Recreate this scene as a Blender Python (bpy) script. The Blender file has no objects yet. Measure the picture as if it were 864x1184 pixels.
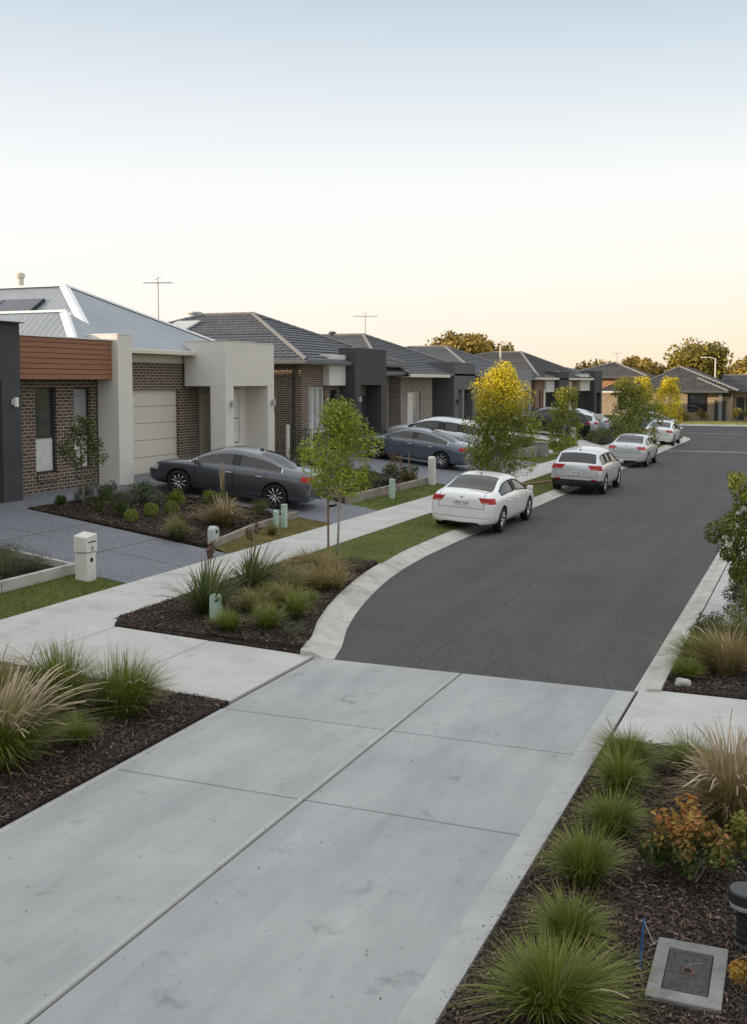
import bpy, bmesh, math, random
import numpy as np
from mathutils import Vector, Matrix
R = math.radians
random.seed(7)
rng = np.random.default_rng(11)
scene = bpy.context.scene
COL = scene.collection
scene.view_settings.view_transform = 'Standard'
scene.view_settings.look = 'None'
scene.view_settings.exposure = 0

# ------------------------------------------------------------------ materials
MATS = {}
def newmat(name):
    m = bpy.data.materials.new(name); m.use_nodes = True
    nt = m.node_tree; nt.nodes.clear()
    out = nt.nodes.new('ShaderNodeOutputMaterial'); p = nt.nodes.new('ShaderNodeBsdfPrincipled')
    nt.links.new(p.outputs[0], out.inputs[0])
    MATS[name] = m
    return m, nt, p, out
def N(nt, t, **kw):
    n = nt.nodes.new(t)
    for k, v in kw.items():
        if k in n.inputs: n.inputs[k].default_value = v
        else: setattr(n, k, v)
    return n
def c4(c): return (c[0], c[1], c[2], 1.0)
def coords(nt, kind='Object', scale=None):
    t = nt.nodes.new('ShaderNodeTexCoord')
    return t.outputs[kind]
def noise(nt, vec, scale, detail=4, rough=0.55):
    n = N(nt, 'ShaderNodeTexNoise'); n.inputs['Scale'].default_value = scale
    n.inputs['Detail'].default_value = detail; n.inputs['Roughness'].default_value = rough
    nt.links.new(vec, n.inputs['Vector']); return n.outputs['Fac']
def ramp(nt, fac, stops):
    r = nt.nodes.new('ShaderNodeValToRGB'); e = r.color_ramp.elements
    while len(e) < len(stops): e.new(0.5)
    for el, (p, c) in zip(e, stops):
        el.position = p; el.color = c4(c) if hasattr(c, '__len__') else (c, c, c, 1)
    nt.links.new(fac, r.inputs[0]); return r.outputs[0]
def mixc(nt, fac, a, b, mode='MIX'):
    m = nt.nodes.new('ShaderNodeMix'); m.data_type = 'RGBA'; m.blend_type = mode
    for sock, v in ((m.inputs[0], fac), (m.inputs[6], a), (m.inputs[7], b)):
        if hasattr(v, 'is_linked') or hasattr(v, 'links'): nt.links.new(v, sock)
        elif hasattr(v, '__len__'): sock.default_value = c4(v)
        else: sock.default_value = v
    return m.outputs[2]
def bump(nt, p, h, strength=0.3, dist=0.01):
    b = nt.nodes.new('ShaderNodeBump'); b.inputs['Strength'].default_value = strength
    b.inputs['Distance'].default_value = dist
    nt.links.new(h, b.inputs['Height']); nt.links.new(b.outputs[0], p.inputs['Normal'])
def stony(name, base, var=0.15, scale=1.2, fine=180, rough=0.85, bstr=0.25, speck=None, spec=0.3, stain=0.0, bdist=0.004, streak=0):
    m, nt, p, o = newmat(name); v = coords(nt)
    lo = tuple(x * (1 - var) for x in base); hi = tuple(min(1, x * (1 + var)) for x in base)
    c = ramp(nt, noise(nt, v, scale, 6, 0.6), [(0.3, lo), (0.7, hi)])
    f = noise(nt, v, fine, 2, 0.6)
    c = mixc(nt, 0.35, c, ramp(nt, f, [(0.3, (0.35,) * 3), (0.7, (0.9,) * 3)]), 'OVERLAY')
    if stain:
        s = ramp(nt, noise(nt, v, 0.8, 10, 0.78), [(0.36, (1 - stain,) * 3), (0.62, (1, 1, 1))])
        c = mixc(nt, 1.0, c, s, 'MULTIPLY')
        s2 = ramp(nt, noise(nt, v, 1.9, 9, 0.75), [(0.33, (1 - stain * 1.5,) * 3), (0.46, (1, 1, 1))])
        c = mixc(nt, 1.0, c, s2, 'MULTIPLY')
    if streak:
        mp = nt.nodes.new('ShaderNodeMapping'); mp.inputs['Scale'].default_value = (.9, .045, 1); nt.links.new(v, mp.inputs[0])
        c = mixc(nt, 1.0, c, ramp(nt, noise(nt, mp.outputs[0], 1.6, 5, .6), [(.34, (1 - streak,) * 3), (.66, (1 + streak,) * 3)]), 'MULTIPLY')
    if speck:
        vo = N(nt, 'ShaderNodeTexVoronoi'); vo.inputs['Scale'].default_value = speck[0]
        nt.links.new(v, vo.inputs['Vector'])
        k = ramp(nt, vo.outputs['Color'], [(0.3, speck[1]), (0.75, speck[2])])
        c = mixc(nt, speck[3], c, k)
    nt.links.new(c, p.inputs['Base Color']); p.inputs['Roughness'].default_value = rough
    p.inputs['Specular IOR Level'].default_value = spec
    bump(nt, p, f, bstr, bdist); return m
def slabmat():
    m, nt, p, o = newmat('concrete'); v = coords(nt)
    c = ramp(nt, noise(nt, v, .55, 3, .5), [(.3, (.295, .30, .303)), (.7, (.375, .375, .372))])
    mp = nt.nodes.new('ShaderNodeMapping'); mp.inputs['Scale'].default_value = (1.0, .22, 1); nt.links.new(v, mp.inputs[0])
    c = mixc(nt, .9, c, ramp(nt, noise(nt, mp.outputs[0], 2.2, 8, .7), [(.35, (.84,) * 3), (.60, (1.03,) * 3)]), 'MULTIPLY')
    mb_ = nt.nodes.new('ShaderNodeMapping'); mb_.inputs['Scale'].default_value = (.06, 1, 1); nt.links.new(v, mb_.inputs[0])
    br = noise(nt, mb_.outputs[0], 150, 3, .6); c = mixc(nt, .5, c, ramp(nt, br, [(.3, (.94,) * 3), (.7, (1.05,) * 3)]), 'MULTIPLY')
    c = mixc(nt, 1.0, c, ramp(nt, noise(nt, v, 1.5, 10, .72), [(.31, (.68,) * 3), (.41, (1,) * 3)]), 'MULTIPLY')
    c = mixc(nt, 1.0, c, ramp(nt, noise(nt, v, 26, 3, .6), [(.20, (.72,) * 3), (.27, (1,) * 3)]), 'MULTIPLY')
    f = noise(nt, v, 240, 2, .6); c = mixc(nt, .35, c, ramp(nt, f, [(.3, (.3,) * 3), (.7, (.8,) * 3)]), 'OVERLAY')
    g_ = nt.nodes.new('ShaderNodeNewGeometry'); c = mixc(nt, 1.0, c, ramp(nt, g_.outputs['Random Per Island'], [(0, (.95, .955, .96)), (1, (1.03, 1.03, 1.02))]), 'MULTIPLY')
    nt.links.new(c, p.inputs['Base Color']); p.inputs['Roughness'].default_value = .85; p.inputs['Specular IOR Level'].default_value = .25; bump(nt, p, br, .25, .004)
slabmat()
stony('edge_concrete', (0.365, 0.365, 0.36), 0.08, 1.1, 220, 0.8, 0.25, stain=0.14)
stony('path_concrete', (0.43, 0.42, 0.40), 0.09, 1.5, 200, 0.85, 0.25, stain=0.12)
stony('kerb_concrete', (0.43, 0.41, 0.375), 0.14, 2.5, 160, 0.9, 0.3, stain=0.2)
stony('tan_strip', (0.27, 0.245, 0.215), 0.2, 3)
stony('seam', (0.055, 0.055, 0.055), 0.3, 3)
stony('joint', (0.07, 0.065, 0.06), 0.2)
stony('asphalt', (0.076, 0.0755, 0.077), 0.13, 0.35, 170, 0.95, 0.8, speck=(62, (0.030, 0.029, 0.029), (0.15, 0.149, 0.148), 0.34), spec=0.15, stain=0.07, streak=.13)
stony('aggregate', (0.115, 0.122, 0.14), 0.12, 0.8, 200, 0.75, 0.5, speck=(85, (0.05, 0.055, 0.065), (0.30, 0.31, 0.34), 0.6))
stony('mulch_base', (0.030, 0.021, 0.017), 0.5, 9, 60, 1.0, 1.0, speck=(45, (0.012, 0.009, 0.008), (0.085, 0.06, 0.05), 0.6), spec=0.1, bdist=0.02)
stony('soil_grass', (0.11, 0.13, 0.035), 0.35, 0.9, 90, 1.0, 0.8, speck=(30, (0.05, 0.07, 0.02), (0.16, 0.15, 0.07), 0.4), spec=0.1, bdist=0.02)
stony('dry_lawn', (0.15, 0.13, 0.055), 0.35, 0.8, 90, 1.0, 0.8, spec=0.1, bdist=0.02)
stony('gold_lawn', (0.30, 0.27, 0.09), 0.3, 0.8, 90, 1.0, 0.8, spec=0.1, bdist=0.02)
stony('cream_render', (0.62, 0.585, 0.53), 0.04, 1.5, 120, 0.9, 0.25)
stony('white_render', (0.60, 0.58, 0.54), 0.04, 1.5, 120, 0.9, 0.2)
stony('charcoal_render', (0.056, 0.058, 0.062), 0.1, 1.5, 120, 0.85, 0.25)
stony('slate_render', (0.105, 0.108, 0.112), 0.1, 1.5, 120, 0.85, 0.25)
stony('grey_render', (0.21, 0.215, 0.22), 0.08, 1.5, 120, 0.85, 0.25)
stony('garage_cream', (0.60, 0.55, 0.47), 0.03, 1, 40, 0.6, 0.05)
stony('door_cream', (0.56, 0.50, 0.41), 0.03, 1, 40, 0.6, 0.05)
stony('trim_cream', (0.62, 0.57, 0.48), 0.04, 2, 80, 0.6, 0.05)
stony('dark_frame', (0.03, 0.031, 0.034), 0.1, 3, 80, 0.5, 0.05)
stony('white_frame', (0.72, 0.71, 0.68), 0.04, 3, 80, 0.5, 0.05)
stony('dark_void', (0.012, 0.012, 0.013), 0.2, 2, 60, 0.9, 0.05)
stony('zinc_flashing', (0.72, 0.73, 0.74), 0.05, 3, 60, 0.45, 0.05)
stony('grey_gutter', (0.10, 0.105, 0.115), 0.08, 3, 60, 0.5, 0.05)
stony('weathered_wood', (0.30, 0.26, 0.21), 0.3, 5, 60, 0.9, 0.4)
stony('brown_wood', (0.20, 0.13, 0.085), 0.3, 5, 60, 0.9, 0.4)
stony('sleeper', (0.25, 0.22, 0.18), 0.3, 4, 50, 0.95, 0.5)
stony('stone_edge', (0.22, 0.21, 0.20), 0.25, 4, 50, 0.95, 0.5)
stony('post_white', (0.55, 0.54, 0.50), 0.15, 6, 60, 0.8, 0.2)
stony('post_green', (0.36, 0.47, 0.40), 0.12, 8, 60, 0.7, 0.2)
stony('meter_grey', (0.42, 0.44, 0.44), 0.12, 8, 60, 0.7, 0.2)
stony('mail_cream', (0.56, 0.54, 0.49), 0.10, 4, 100, 0.85, 0.3)
stony('seed_brown', (0.12, 0.07, 0.05), 0.4, 20, 60, 0.95, 0.5)
stony('bark', (0.20, 0.16, 0.12), 0.35, 12, 60, 0.95, 0.5)
stony('pale_bark', (0.33, 0.29, 0.24), 0.3, 12, 60, 0.95, 0.5)
stony('iron_lid', (0.045, 0.045, 0.047), 0.35, 10, 160, 0.8, 0.9, speck=(60, (0.03, 0.03, 0.03), (0.10, 0.095, 0.09), 0.4))
stony('pit_concrete', (0.21, 0.205, 0.195), 0.2, 6, 120, 0.9, 0.5, stain=0.25)
stony('black_metal', (0.02, 0.021, 0.023), 0.2, 6, 60, 0.4, 0.1, spec=0.5)
stony('lamp_grey', (0.26, 0.27, 0.28), 0.2, 6, 60, 0.5, 0.1)
stony('galv', (0.38, 0.38, 0.38), 0.15, 6, 60, 0.45, 0.1, spec=0.5)
stony('blue_plastic', (0.03, 0.09, 0.20), 0.2, 10, 60, 0.5, 0.1)
stony('pale_rock', (0.36, 0.35, 0.33), 0.2, 15, 80, 0.9, 0.6, bdist=0.01)
stony('red_clad', (0.42, 0.24, 0.15), 0.15, 3, 60, 0.8, 0.2)
stony('cabin_trim', (0.035, 0.034, 0.034), 0.2, 6, 90, 0.9, 0.2)
stony('seat_cloth', (0.06, 0.058, 0.056), 0.2, 6, 90, 0.9, 0.2)
stony('rubber', (0.018, 0.018, 0.019), 0.2, 6, 90, 0.85, 0.2)
stony('black_trim', (0.02, 0.02, 0.021), 0.1, 6, 90, 0.6, 0.05, spec=0.4)
stony('gap_black', (0.006, 0.006, 0.006), 0.1, 6, 90, 0.9, 0.05)
stony('plate_white', (0.68, 0.68, 0.65), 0.05, 6, 90, 0.5, 0.0)
stony('plate_ink', (0.02, 0.02, 0.025), 0.05, 6, 90, 0.6, 0.0)

def plain(name, col, rough=0.4, metal=0.0, spec=0.5, coat=0.0, var=0.06):
    m, nt, p, o = newmat(name); v = coords(nt)
    c = ramp(nt, noise(nt, v, 3, 4), [(0.3, tuple(x * (1 - var) for x in col)), (0.7, tuple(min(1, x * (1 + var)) for x in col))])
    nt.links.new(c, p.inputs['Base Color'])
    r = ramp(nt, noise(nt, v, 14, 4), [(0.3, max(0, rough * .85)), (0.7, min(1, rough * 1.15))])
    nt.links.new(r, p.inputs['Roughness']); p.inputs['Metallic'].default_value = metal
    p.inputs['Specular IOR Level'].default_value = spec; p.inputs['Coat Weight'].default_value = coat
    p.inputs['Coat Roughness'].default_value = 0.05
    return m
plain('window_glass', (0.018, 0.02, 0.023), 0.04, 0, 0.9)
plain('reflect_glass', (0.05, 0.05, 0.055), 0.04, 0.0, 0.9)
plain('blind', (0.62, 0.62, 0.60), 0.5, 0, 0.5, 0.6, 0.1)
plain('sheer', (0.30, 0.31, 0.32), 0.3, 0, 0.5, 0.7, 0.1)
plain('paint_white', (0.74, 0.74, 0.73), 0.35, 0, 0.5, 0.9, 0.02)
plain('paint_silver', (0.56, 0.58, 0.61), 0.34, 0.35, 0.5, 0.8, 0.02)
plain('paint_grey', (0.085, 0.093, 0.11), 0.32, 0.55, 0.5, 1.0, 0.03)
plain('paint_slate', (0.085, 0.105, 0.135), 0.30, 0.35, 0.5, 1.0, 0.03)
plain('paint_pale_blue', (0.40, 0.47, 0.55), 0.32, 0.3, 0.5, 0.9, 0.02)
plain('paint_black', (0.008, 0.009, 0.010), 0.3, 0, 0.3, 0.5, 0.03)
plain('alloy', (0.50, 0.50, 0.51), 0.35, 0.85, 0.5)
plain('chrome', (0.80, 0.80, 0.81), 0.26, 1.0, 0.5)
plain('tail_red', (0.34, 0.006, 0.008), 0.25, 0, 0.3, 0.25)
plain('tail_clear', (0.55, 0.20, 0.18), 0.2, 0, 0.3, 0.3)
plain('tail_pink', (0.42, 0.05, 0.045), 0.25, 0, 0.3, 0.3)
plain('lamp_clear', (0.55, 0.56, 0.58), 0.1, 0.3, 0.7, 1.0)
plain('solar', (0.025, 0.028, 0.045), 0.12, 0.1, 0.7)

def carglass():
    m, nt, p, o = newmat('car_glass'); p.inputs['Base Color'].default_value = (.01, .012, .014, 1); p.inputs['Roughness'].default_value = .02; p.inputs['Specular IOR Level'].default_value = .6
    n_ = noise(nt, coords(nt), 2.0, 2); r_ = ramp(nt, n_, [(.3, .015), (.7, .03)]); nt.links.new(r_, p.inputs['Roughness'])
    t = nt.nodes.new('ShaderNodeBsdfTransparent'); t.inputs['Color'].default_value = (.30, .33, .33, 1)
    mx = nt.nodes.new('ShaderNodeMixShader'); fr = nt.nodes.new('ShaderNodeFresnel'); fr.inputs['IOR'].default_value = 1.5
    k = N(nt, 'ShaderNodeMath', operation='MULTIPLY_ADD'); k.inputs[1].default_value = 1.0; k.inputs[2].default_value = .035; k.use_clamp = True; nt.links.new(fr.outputs[0], k.inputs[0])
    g_ = nt.nodes.new('ShaderNodeBsdfGlossy'); nt.links.new(r_, g_.inputs['Roughness'])
    nt.links.new(k.outputs[0], mx.inputs[0]); nt.links.new(t.outputs[0], mx.inputs[1]); nt.links.new(g_.outputs[0], mx.inputs[2]); nt.links.new(mx.outputs[0], o.inputs[0])
carglass()
def brick(name, a, b, mortar):
    m, nt, p, o = newmat(name); v = coords(nt)
    s = nt.nodes.new('ShaderNodeSeparateXYZ'); nt.links.new(v, s.inputs[0])
    ad = N(nt, 'ShaderNodeMath', operation='ADD'); nt.links.new(s.outputs[0], ad.inputs[0]); nt.links.new(s.outputs[1], ad.inputs[1])
    cb = nt.nodes.new('ShaderNodeCombineXYZ'); nt.links.new(ad.outputs[0], cb.inputs[0]); nt.links.new(s.outputs[2], cb.inputs[1])
    bt = nt.nodes.new('ShaderNodeTexBrick'); nt.links.new(cb.outputs[0], bt.inputs['Vector'])
    bt.inputs['Color1'].default_value = c4(a); bt.inputs['Color2'].default_value = c4(b); bt.inputs['Mortar'].default_value = c4(mortar)
    bt.inputs['Scale'].default_value = 1; bt.inputs['Mortar Size'].default_value = 0.0115; bt.inputs['Mortar Smooth'].default_value = 0.2
    bt.inputs['Brick Width'].default_value = 0.25; bt.inputs['Row Height'].default_value = 0.088; bt.inputs['Bias'].default_value = 0.0
    n = ramp(nt, noise(nt, v, 7, 6, .7), [(0.25, (0.55,) * 3), (0.75, (1.35,) * 3)])
    c = mixc(nt, 0.8, bt.outputs['Color'], n, 'MULTIPLY')
    nt.links.new(c, p.inputs['Base Color']); p.inputs['Roughness'].default_value = 0.9
    b_ = nt.nodes.new('ShaderNodeBump'); b_.invert = True; b_.inputs['Strength'].default_value = 0.7; b_.inputs['Distance'].default_value = 0.012
    nt.links.new(bt.outputs['Fac'], b_.inputs['Height']); nt.links.new(b_.outputs[0], p.inputs['Normal'])
brick('brown_brick', (0.062, 0.045, 0.038), (0.125, 0.086, 0.066), (0.42, 0.345, 0.28))
brick('grey_brick', (0.16, 0.135, 0.115), (0.25, 0.215, 0.185), (0.42, 0.38, 0.33))
brick('tan_brick', (0.30, 0.22, 0.16), (0.42, 0.32, 0.23), (0.50, 0.43, 0.34))
brick('red_brick', (0.16, 0.075, 0.05), (0.25, 0.13, 0.085), (0.36, 0.30, 0.25))

def timber():
    m, nt, p, o = newmat('timber_cladding'); v = coords(nt)
    mp = nt.nodes.new('ShaderNodeMapping'); mp.inputs['Scale'].default_value = (1, 0.35, 9); nt.links.new(v, mp.inputs[0])
    f = noise(nt, mp.outputs[0], 6, 7, 0.65)
    c = ramp(nt, f, [(0.25, (0.19, 0.075, 0.038)), (0.75, (0.33, 0.145, 0.075))])
    nt.links.new(c, p.inputs['Base Color']); p.inputs['Roughness'].default_value = 0.55; bump(nt, p, f, 0.15, 0.004)
timber()
def roofmat(name, col, col2, rough, kind):  # two tones of the roof's own colour, mixed at random
    m, nt, p, o = newmat(name); v = coords(nt, 'UV')
    s = nt.nodes.new('ShaderNodeSeparateXYZ'); nt.links.new(v, s.inputs[0])
    w = N(nt, 'ShaderNodeTexWave', wave_type='BANDS', bands_direction='X'); nt.links.new(v, w.inputs['Vector'])
    w.inputs['Scale'].default_value = (0.314 / 0.30) if kind == 'tile' else (0.314 / 0.20)
    if kind == 'tile':
        wn = N(nt, 'ShaderNodeTexBrick'); nt.links.new(v, wn.inputs['Vector'])
        wn.inputs['Scale'].default_value = 1; wn.inputs['Brick Width'].default_value = 0.30; wn.inputs['Row Height'].default_value = 0.32
        wn.inputs['Mortar Size'].default_value = 0.02; wn.inputs['Mortar'].default_value = c4(tuple(x * .35 for x in col))
        wn.inputs['Color1'].default_value = c4(col); wn.inputs['Color2'].default_value = c4(col2)
        c = mixc(nt, 0.6, wn.outputs['Color'], ramp(nt, noise(nt, v, 1.2, 6, .7), [(0.3, (0.6,) * 3), (0.7, (1.3,) * 3)]), 'MULTIPLY')
    else:
        c = ramp(nt, noise(nt, v, 0.6, 5, .6), [(0.3, col), (0.7, col2)])
        c = mixc(nt, 0.5, c, ramp(nt, w.outputs['Fac'], [(0.0, (0.66,) * 3), (0.35, (1,) * 3)]), 'MULTIPLY')
    nt.links.new(c, p.inputs['Base Color']); p.inputs['Roughness'].default_value = rough
    if kind != 'tile': p.inputs['Metallic'].default_value = 0.15
    bump(nt, p, w.outputs['Fac'], 0.6 if kind == 'tile' else 0.35, 0.05 if kind == 'tile' else 0.03)
roofmat('dark_tile', (0.046, 0.050, 0.062), (0.078, 0.083, 0.10), 0.55, 'tile')
roofmat('slate_tile', (0.048, 0.047, 0.050), (0.075, 0.073, 0.076), 0.75, 'tile')
roofmat('metal_roof', (0.22, 0.245, 0.275), (0.28, 0.305, 0.335), 0.45, 'metal')
plain('ridge_tile', (0.16, 0.155, 0.16), 0.6)

def foliage(name, trans=0.28, rough=0.55):
    m, nt, p, o = newmat(name)
    a = N(nt, 'ShaderNodeAttribute', attribute_name='Col')
    nt.links.new(a.outputs['Color'], p.inputs['Base Color']); p.inputs['Roughness'].default_value = rough
    p.inputs['Specular IOR Level'].default_value = 0.25
    t = nt.nodes.new('ShaderNodeBsdfTranslucent'); nt.links.new(a.outputs['Color'], t.inputs['Color'])
    mx = nt.nodes.new('ShaderNodeMixShader'); mx.inputs[0].default_value = trans
    nt.links.new(p.outputs[0], mx.inputs[1]); nt.links.new(t.outputs[0], mx.inputs[2]); nt.links.new(mx.outputs[0], o.inputs[0])
foliage('foliage'); foliage('chips', 0.0, 0.95)
M = MATS

# ------------------------------------------------------------------ object helpers
def wmat(o):
    m = o.matrix_basis.copy()
    return (wmat(o.parent) @ o.matrix_parent_inverse @ m) if o.parent else m
def adopt(o, parent):
    o.parent = parent; o.matrix_parent_inverse = wmat(parent).inverted()
def tag(o, label=None, cat=None, group=None, kind=None):
    if label: o['label'] = label
    if cat: o['category'] = cat
    if group: o['group'] = group
    if kind: o['kind'] = kind
    return o
def thing(name, label, cat, loc=(0, 0, 0), group=None):
    o = bpy.data.objects.new(name, None); COL.objects.link(o); o.location = loc; o.empty_display_size = 0.3
    return tag(o, label, cat, group)
def link(name, me, mats, parent=None, smooth=False, bevel=0.0, loc=None):
    if not isinstance(mats, (list, tuple)): mats = [mats]
    if len(me.materials) == 0:
        for m in mats: me.materials.append(M[m])
    o = bpy.data.objects.new(name, me); COL.objects.link(o)
    if smooth: me.polygons.foreach_set('use_smooth', [True] * len(me.polygons))
    if loc is not None: o.location = loc
    if parent: adopt(o, parent)
    if bevel:
        b = o.modifiers.new('bevel', 'BEVEL'); b.width = bevel; b.segments = 2; b.limit_method = 'ANGLE'; b.angle_limit = R(40)
    return o
class MB:
    def __init__(s): s.v = []; s.f = []; s.mi = []; s.uv = []
    def face(s, pts, mi=0, uv=None):
        n = len(s.v); s.v += [tuple(p) for p in pts]; s.f.append(tuple(range(n, n + len(pts)))); s.mi.append(mi)
        s.uv.append(uv or [(0, 0)] * len(pts)); return s
    def poly(s, verts, faces, mi=0):
        n = len(s.v); s.v += [tuple(p) for p in verts]
        for f in faces: s.f.append(tuple(n + i for i in f)); s.mi.append(mi); s.uv.append([(0, 0)] * len(f))
        return s
    def box(s, x0, x1, y0, y1, z0, z1, mi=0):
        if x0 > x1: x0, x1 = x1, x0
        if y0 > y1: y0, y1 = y1, y0
        v = [(x, y, z) for z in (z0, z1) for x, y in ((x0, y0), (x1, y0), (x1, y1), (x0, y1))]
        return s.poly(v, [(3, 2, 1, 0), (4, 5, 6, 7), (0, 1, 5, 4), (1, 2, 6, 5), (2, 3, 7, 6), (3, 0, 4, 7)], mi)
    def obox(s, c, ax, ay, az, mi=0):
        c = Vector(c); ax = Vector(ax); ay = Vector(ay); az = Vector(az)
        v = [c + sx * ax + sy * ay + sz * az for sz in (-1, 1) for sx, sy in ((-1, -1), (1, -1), (1, 1), (-1, 1))]
        return s.poly(v, [(3, 2, 1, 0), (4, 5, 6, 7), (0, 1, 5, 4), (1, 2, 6, 5), (2, 3, 7, 6), (3, 0, 4, 7)], mi)
    def bar(s, a, b, w, h, mi=0):
        a = Vector(a); b = Vector(b); d = (b - a)
        u = d.normalized(); side = u.cross(Vector((0, 0, 1)))
        if side.length < 1e-4: side = Vector((1, 0, 0))
        side.normalize(); up = side.cross(u)
        return s.obox((a + b) / 2, d / 2, side * w / 2, up * h / 2, mi)
    def tube(s, pts, rad, n=8, mi=0, cap=True):
        pts = [Vector(p) for p in pts]
        if not hasattr(rad, '__len__'): rad = [rad] * len(pts)
        base = len(s.v); ref = Vector((0.3, 0.1, 1)).normalized()
        for i, p in enumerate(pts):
            d = (pts[min(i + 1, len(pts) - 1)] - pts[max(i - 1, 0)]).normalized()
            a = d.cross(ref)
            if a.length < 1e-3: a = d.cross(Vector((1, 0, 0)))
            a.normalize(); b = d.cross(a)
            for k in range(n):
                t = 2 * math.pi * k / n; s.v.append(tuple(p + rad[i] * (math.cos(t) * a + math.sin(t) * b)))
        for i in range(len(pts) - 1):
            for k in range(n):
                q = base + i * n; s.f.append((q + k, q + (k + 1) % n, q + n + (k + 1) % n, q + n + k)); s.mi.append(mi); s.uv.append([(0, 0)] * 4)
        if cap:
            s.f.append(tuple(base + k for k in range(n))); s.f.append(tuple(base + (len(pts) - 1) * n + k for k in reversed(range(n))))
            s.mi += [mi, mi]; s.uv += [[(0, 0)] * n] * 2
        return s
    def lathe(s, prof, n=24, axis='Z', c=(0, 0, 0), mi=0, close=False):
        base = len(s.v)
        for r, h in prof:
            for k in range(n):
                t = 2 * math.pi * k / n; a, b = r * math.cos(t), r * math.sin(t)
                p = (a, b, h) if axis == 'Z' else (a, h, b)
                s.v.append((p[0] + c[0], p[1] + c[1], p[2] + c[2]))
        m = len(prof)
        for i in range(m if close else m - 1):
            j = (i + 1) % m
            for k in range(n):
                s.f.append((base + i * n + k, base + i * n + (k + 1) % n, base + j * n + (k + 1) % n, base + j * n + k)); s.mi.append(mi); s.uv.append([(0, 0)] * 4)
        return s
    def mesh(s, name):
        me = bpy.data.meshes.new(name); me.from_pydata(s.v, [], s.f)
        me.polygons.foreach_set('material_index', s.mi)
        if any(any(u != (0, 0) for u in f) for f in s.uv):
            l = me.uv_layers.new(name='UVMap'); l.data.foreach_set('uv', [c for f in s.uv for u in f for c in u])
        bm = bmesh.new(); bm.from_mesh(me); bmesh.ops.recalc_face_normals(bm, faces=bm.faces) if s.recalc else None
        bm.to_mesh(me); bm.free(); return me
    recalc = True
    def build(s, name, mats, parent=None, smooth=False, bevel=0.0, loc=None):
        return link(name, s.mesh(name), mats, parent, smooth, bevel, loc)
def copy_tree(o, parent=None):
    c = o.copy(); COL.objects.link(c); c.parent = parent
    for ch in list(o.children): copy_tree(ch, c)
    return c

# ------------------------------------------------------------------ terrain
def lin(x, pts):
    if x <= pts[0][0]: return pts[0][1]
    for (a, b), (c, d) in zip(pts, pts[1:]):
        if x <= c: return b + (d - b) * (x - a) / (c - a)
    return pts[-1][1]
KERB = [(13.25, -6.12), (14.0, -6.33), (14.9, -6.67), (16.0, -7.0), (17.1, -7.27), (18.2, -7.5), (19.2, -7.68), (20.5, -7.84), (22, -7.95), (24.5, -8.0), (30, -8.02), (74, -8.02),
        (76, -8.25), (78, -9.0), (80, -10.4), (81.5, -12.2), (82.4, -15)]
def K(Y): return lin(Y, KERB)
YARD = [(-60, 1.0), (-17.5, .95), (-11.4, .19)]
def T(X, Y):
    if Y > 98: return lin(Y, [(98, 0.0), (99, 0.14), (104, 0.28)])
    if Y > 82.4: return 0.95 * min(1, max(0, (-14.8 - X) / 2.2))
    if X < -11.4:
        z = lin(X, YARD)
        return z
    if X > -6.1: return 0.0
    if Y < 13.25: return lin(X, [(-11.4, .19), (-9.9, .16), (-6.35, 0.02), (-6.1, 0.0)])
    k = K(Y)
    if X > k: return 0.0
    return lin(X, [(-11.4, .19), (-9.95, .16), (k - .42, .125), (k, 0.0)])
XBR = [-60, -40, -25, -19.4, -17.5, -16, -14.5, -13, -11.4, -9.95, -8.44, -8.02]
def sheet(name, x0, x1, y0, y1, off, mat, dy=1.0, thick=None, kind='structure', jitter=0.0, dx=1.2):
    xs = [x for x in XBR if x0 < x < x1] + [x0, x1]
    n = max(1, int((x1 - x0) / dx)); xs += [x0 + (x1 - x0) * i / n for i in range(n)]
    xs = sorted(set(round(x, 3) for x in xs)); m = max(1, int((y1 - y0) / dy)); ys = [y0 + (y1 - y0) * i / m for i in range(m + 1)]
    mb = MB(); v = [(x, y, T(x, y) + off + random.uniform(-jitter, jitter)) for y in ys for x in xs]; nx = len(xs)
    mb.poly(v, [(j * nx + i, j * nx + i + 1, (j + 1) * nx + i + 1, (j + 1) * nx + i) for j in range(m) for i in range(nx - 1)])
    o = mb.build(name, mat); tag(o, kind=kind)
    if thick:
        s = o.modifiers.new('solid', 'SOLIDIFY'); s.thickness = thick; s.offset = -1
    return o
def polysheet(name, pts, off, mat, kind='structure', tz=T, thick=None):
    """polygon laid on the terrain, triangulated with inner grid cuts so that it follows it"""
    bm = bmesh.new(); vs = [bm.verts.new((x, y, 0)) for x, y in pts]; bm.faces.new(vs)
    xs = [p[0] for p in pts]; ys = [p[1] for p in pts]
    for c in np.arange(math.ceil(min(xs)), max(xs), 1.0):
        bmesh.ops.bisect_plane(bm, geom=bm.verts[:] + bm.edges[:] + bm.faces[:], plane_co=(c + .003, 0, 0), plane_no=(1, 0, 0))
    for c in XBR:
        bmesh.ops.bisect_plane(bm, geom=bm.verts[:] + bm.edges[:] + bm.faces[:], plane_co=(c, 0, 0), plane_no=(1, 0, 0))
    for c in np.arange(math.ceil(min(ys)), max(ys), 2.0):
        bmesh.ops.bisect_plane(bm, geom=bm.verts[:] + bm.edges[:] + bm.faces[:], plane_co=(0, c + .003, 0), plane_no=(0, 1, 0))
    for v in bm.verts: v.co.z = tz(v.co.x, v.co.y) + off
    bmesh.ops.recalc_face_normals(bm, faces=bm.faces)
    if sum(f.normal.z for f in bm.faces) < 0: bmesh.ops.reverse_faces(bm, faces=bm.faces)
    me = bpy.data.meshes.new(name); bm.to_mesh(me); bm.free()
    o = tag(link(name, me, mat), kind=kind)
    if thick:
        s = o.modifiers.new('solid', 'SOLIDIFY'); s.thickness = thick; s.offset = -1
    return o

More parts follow.
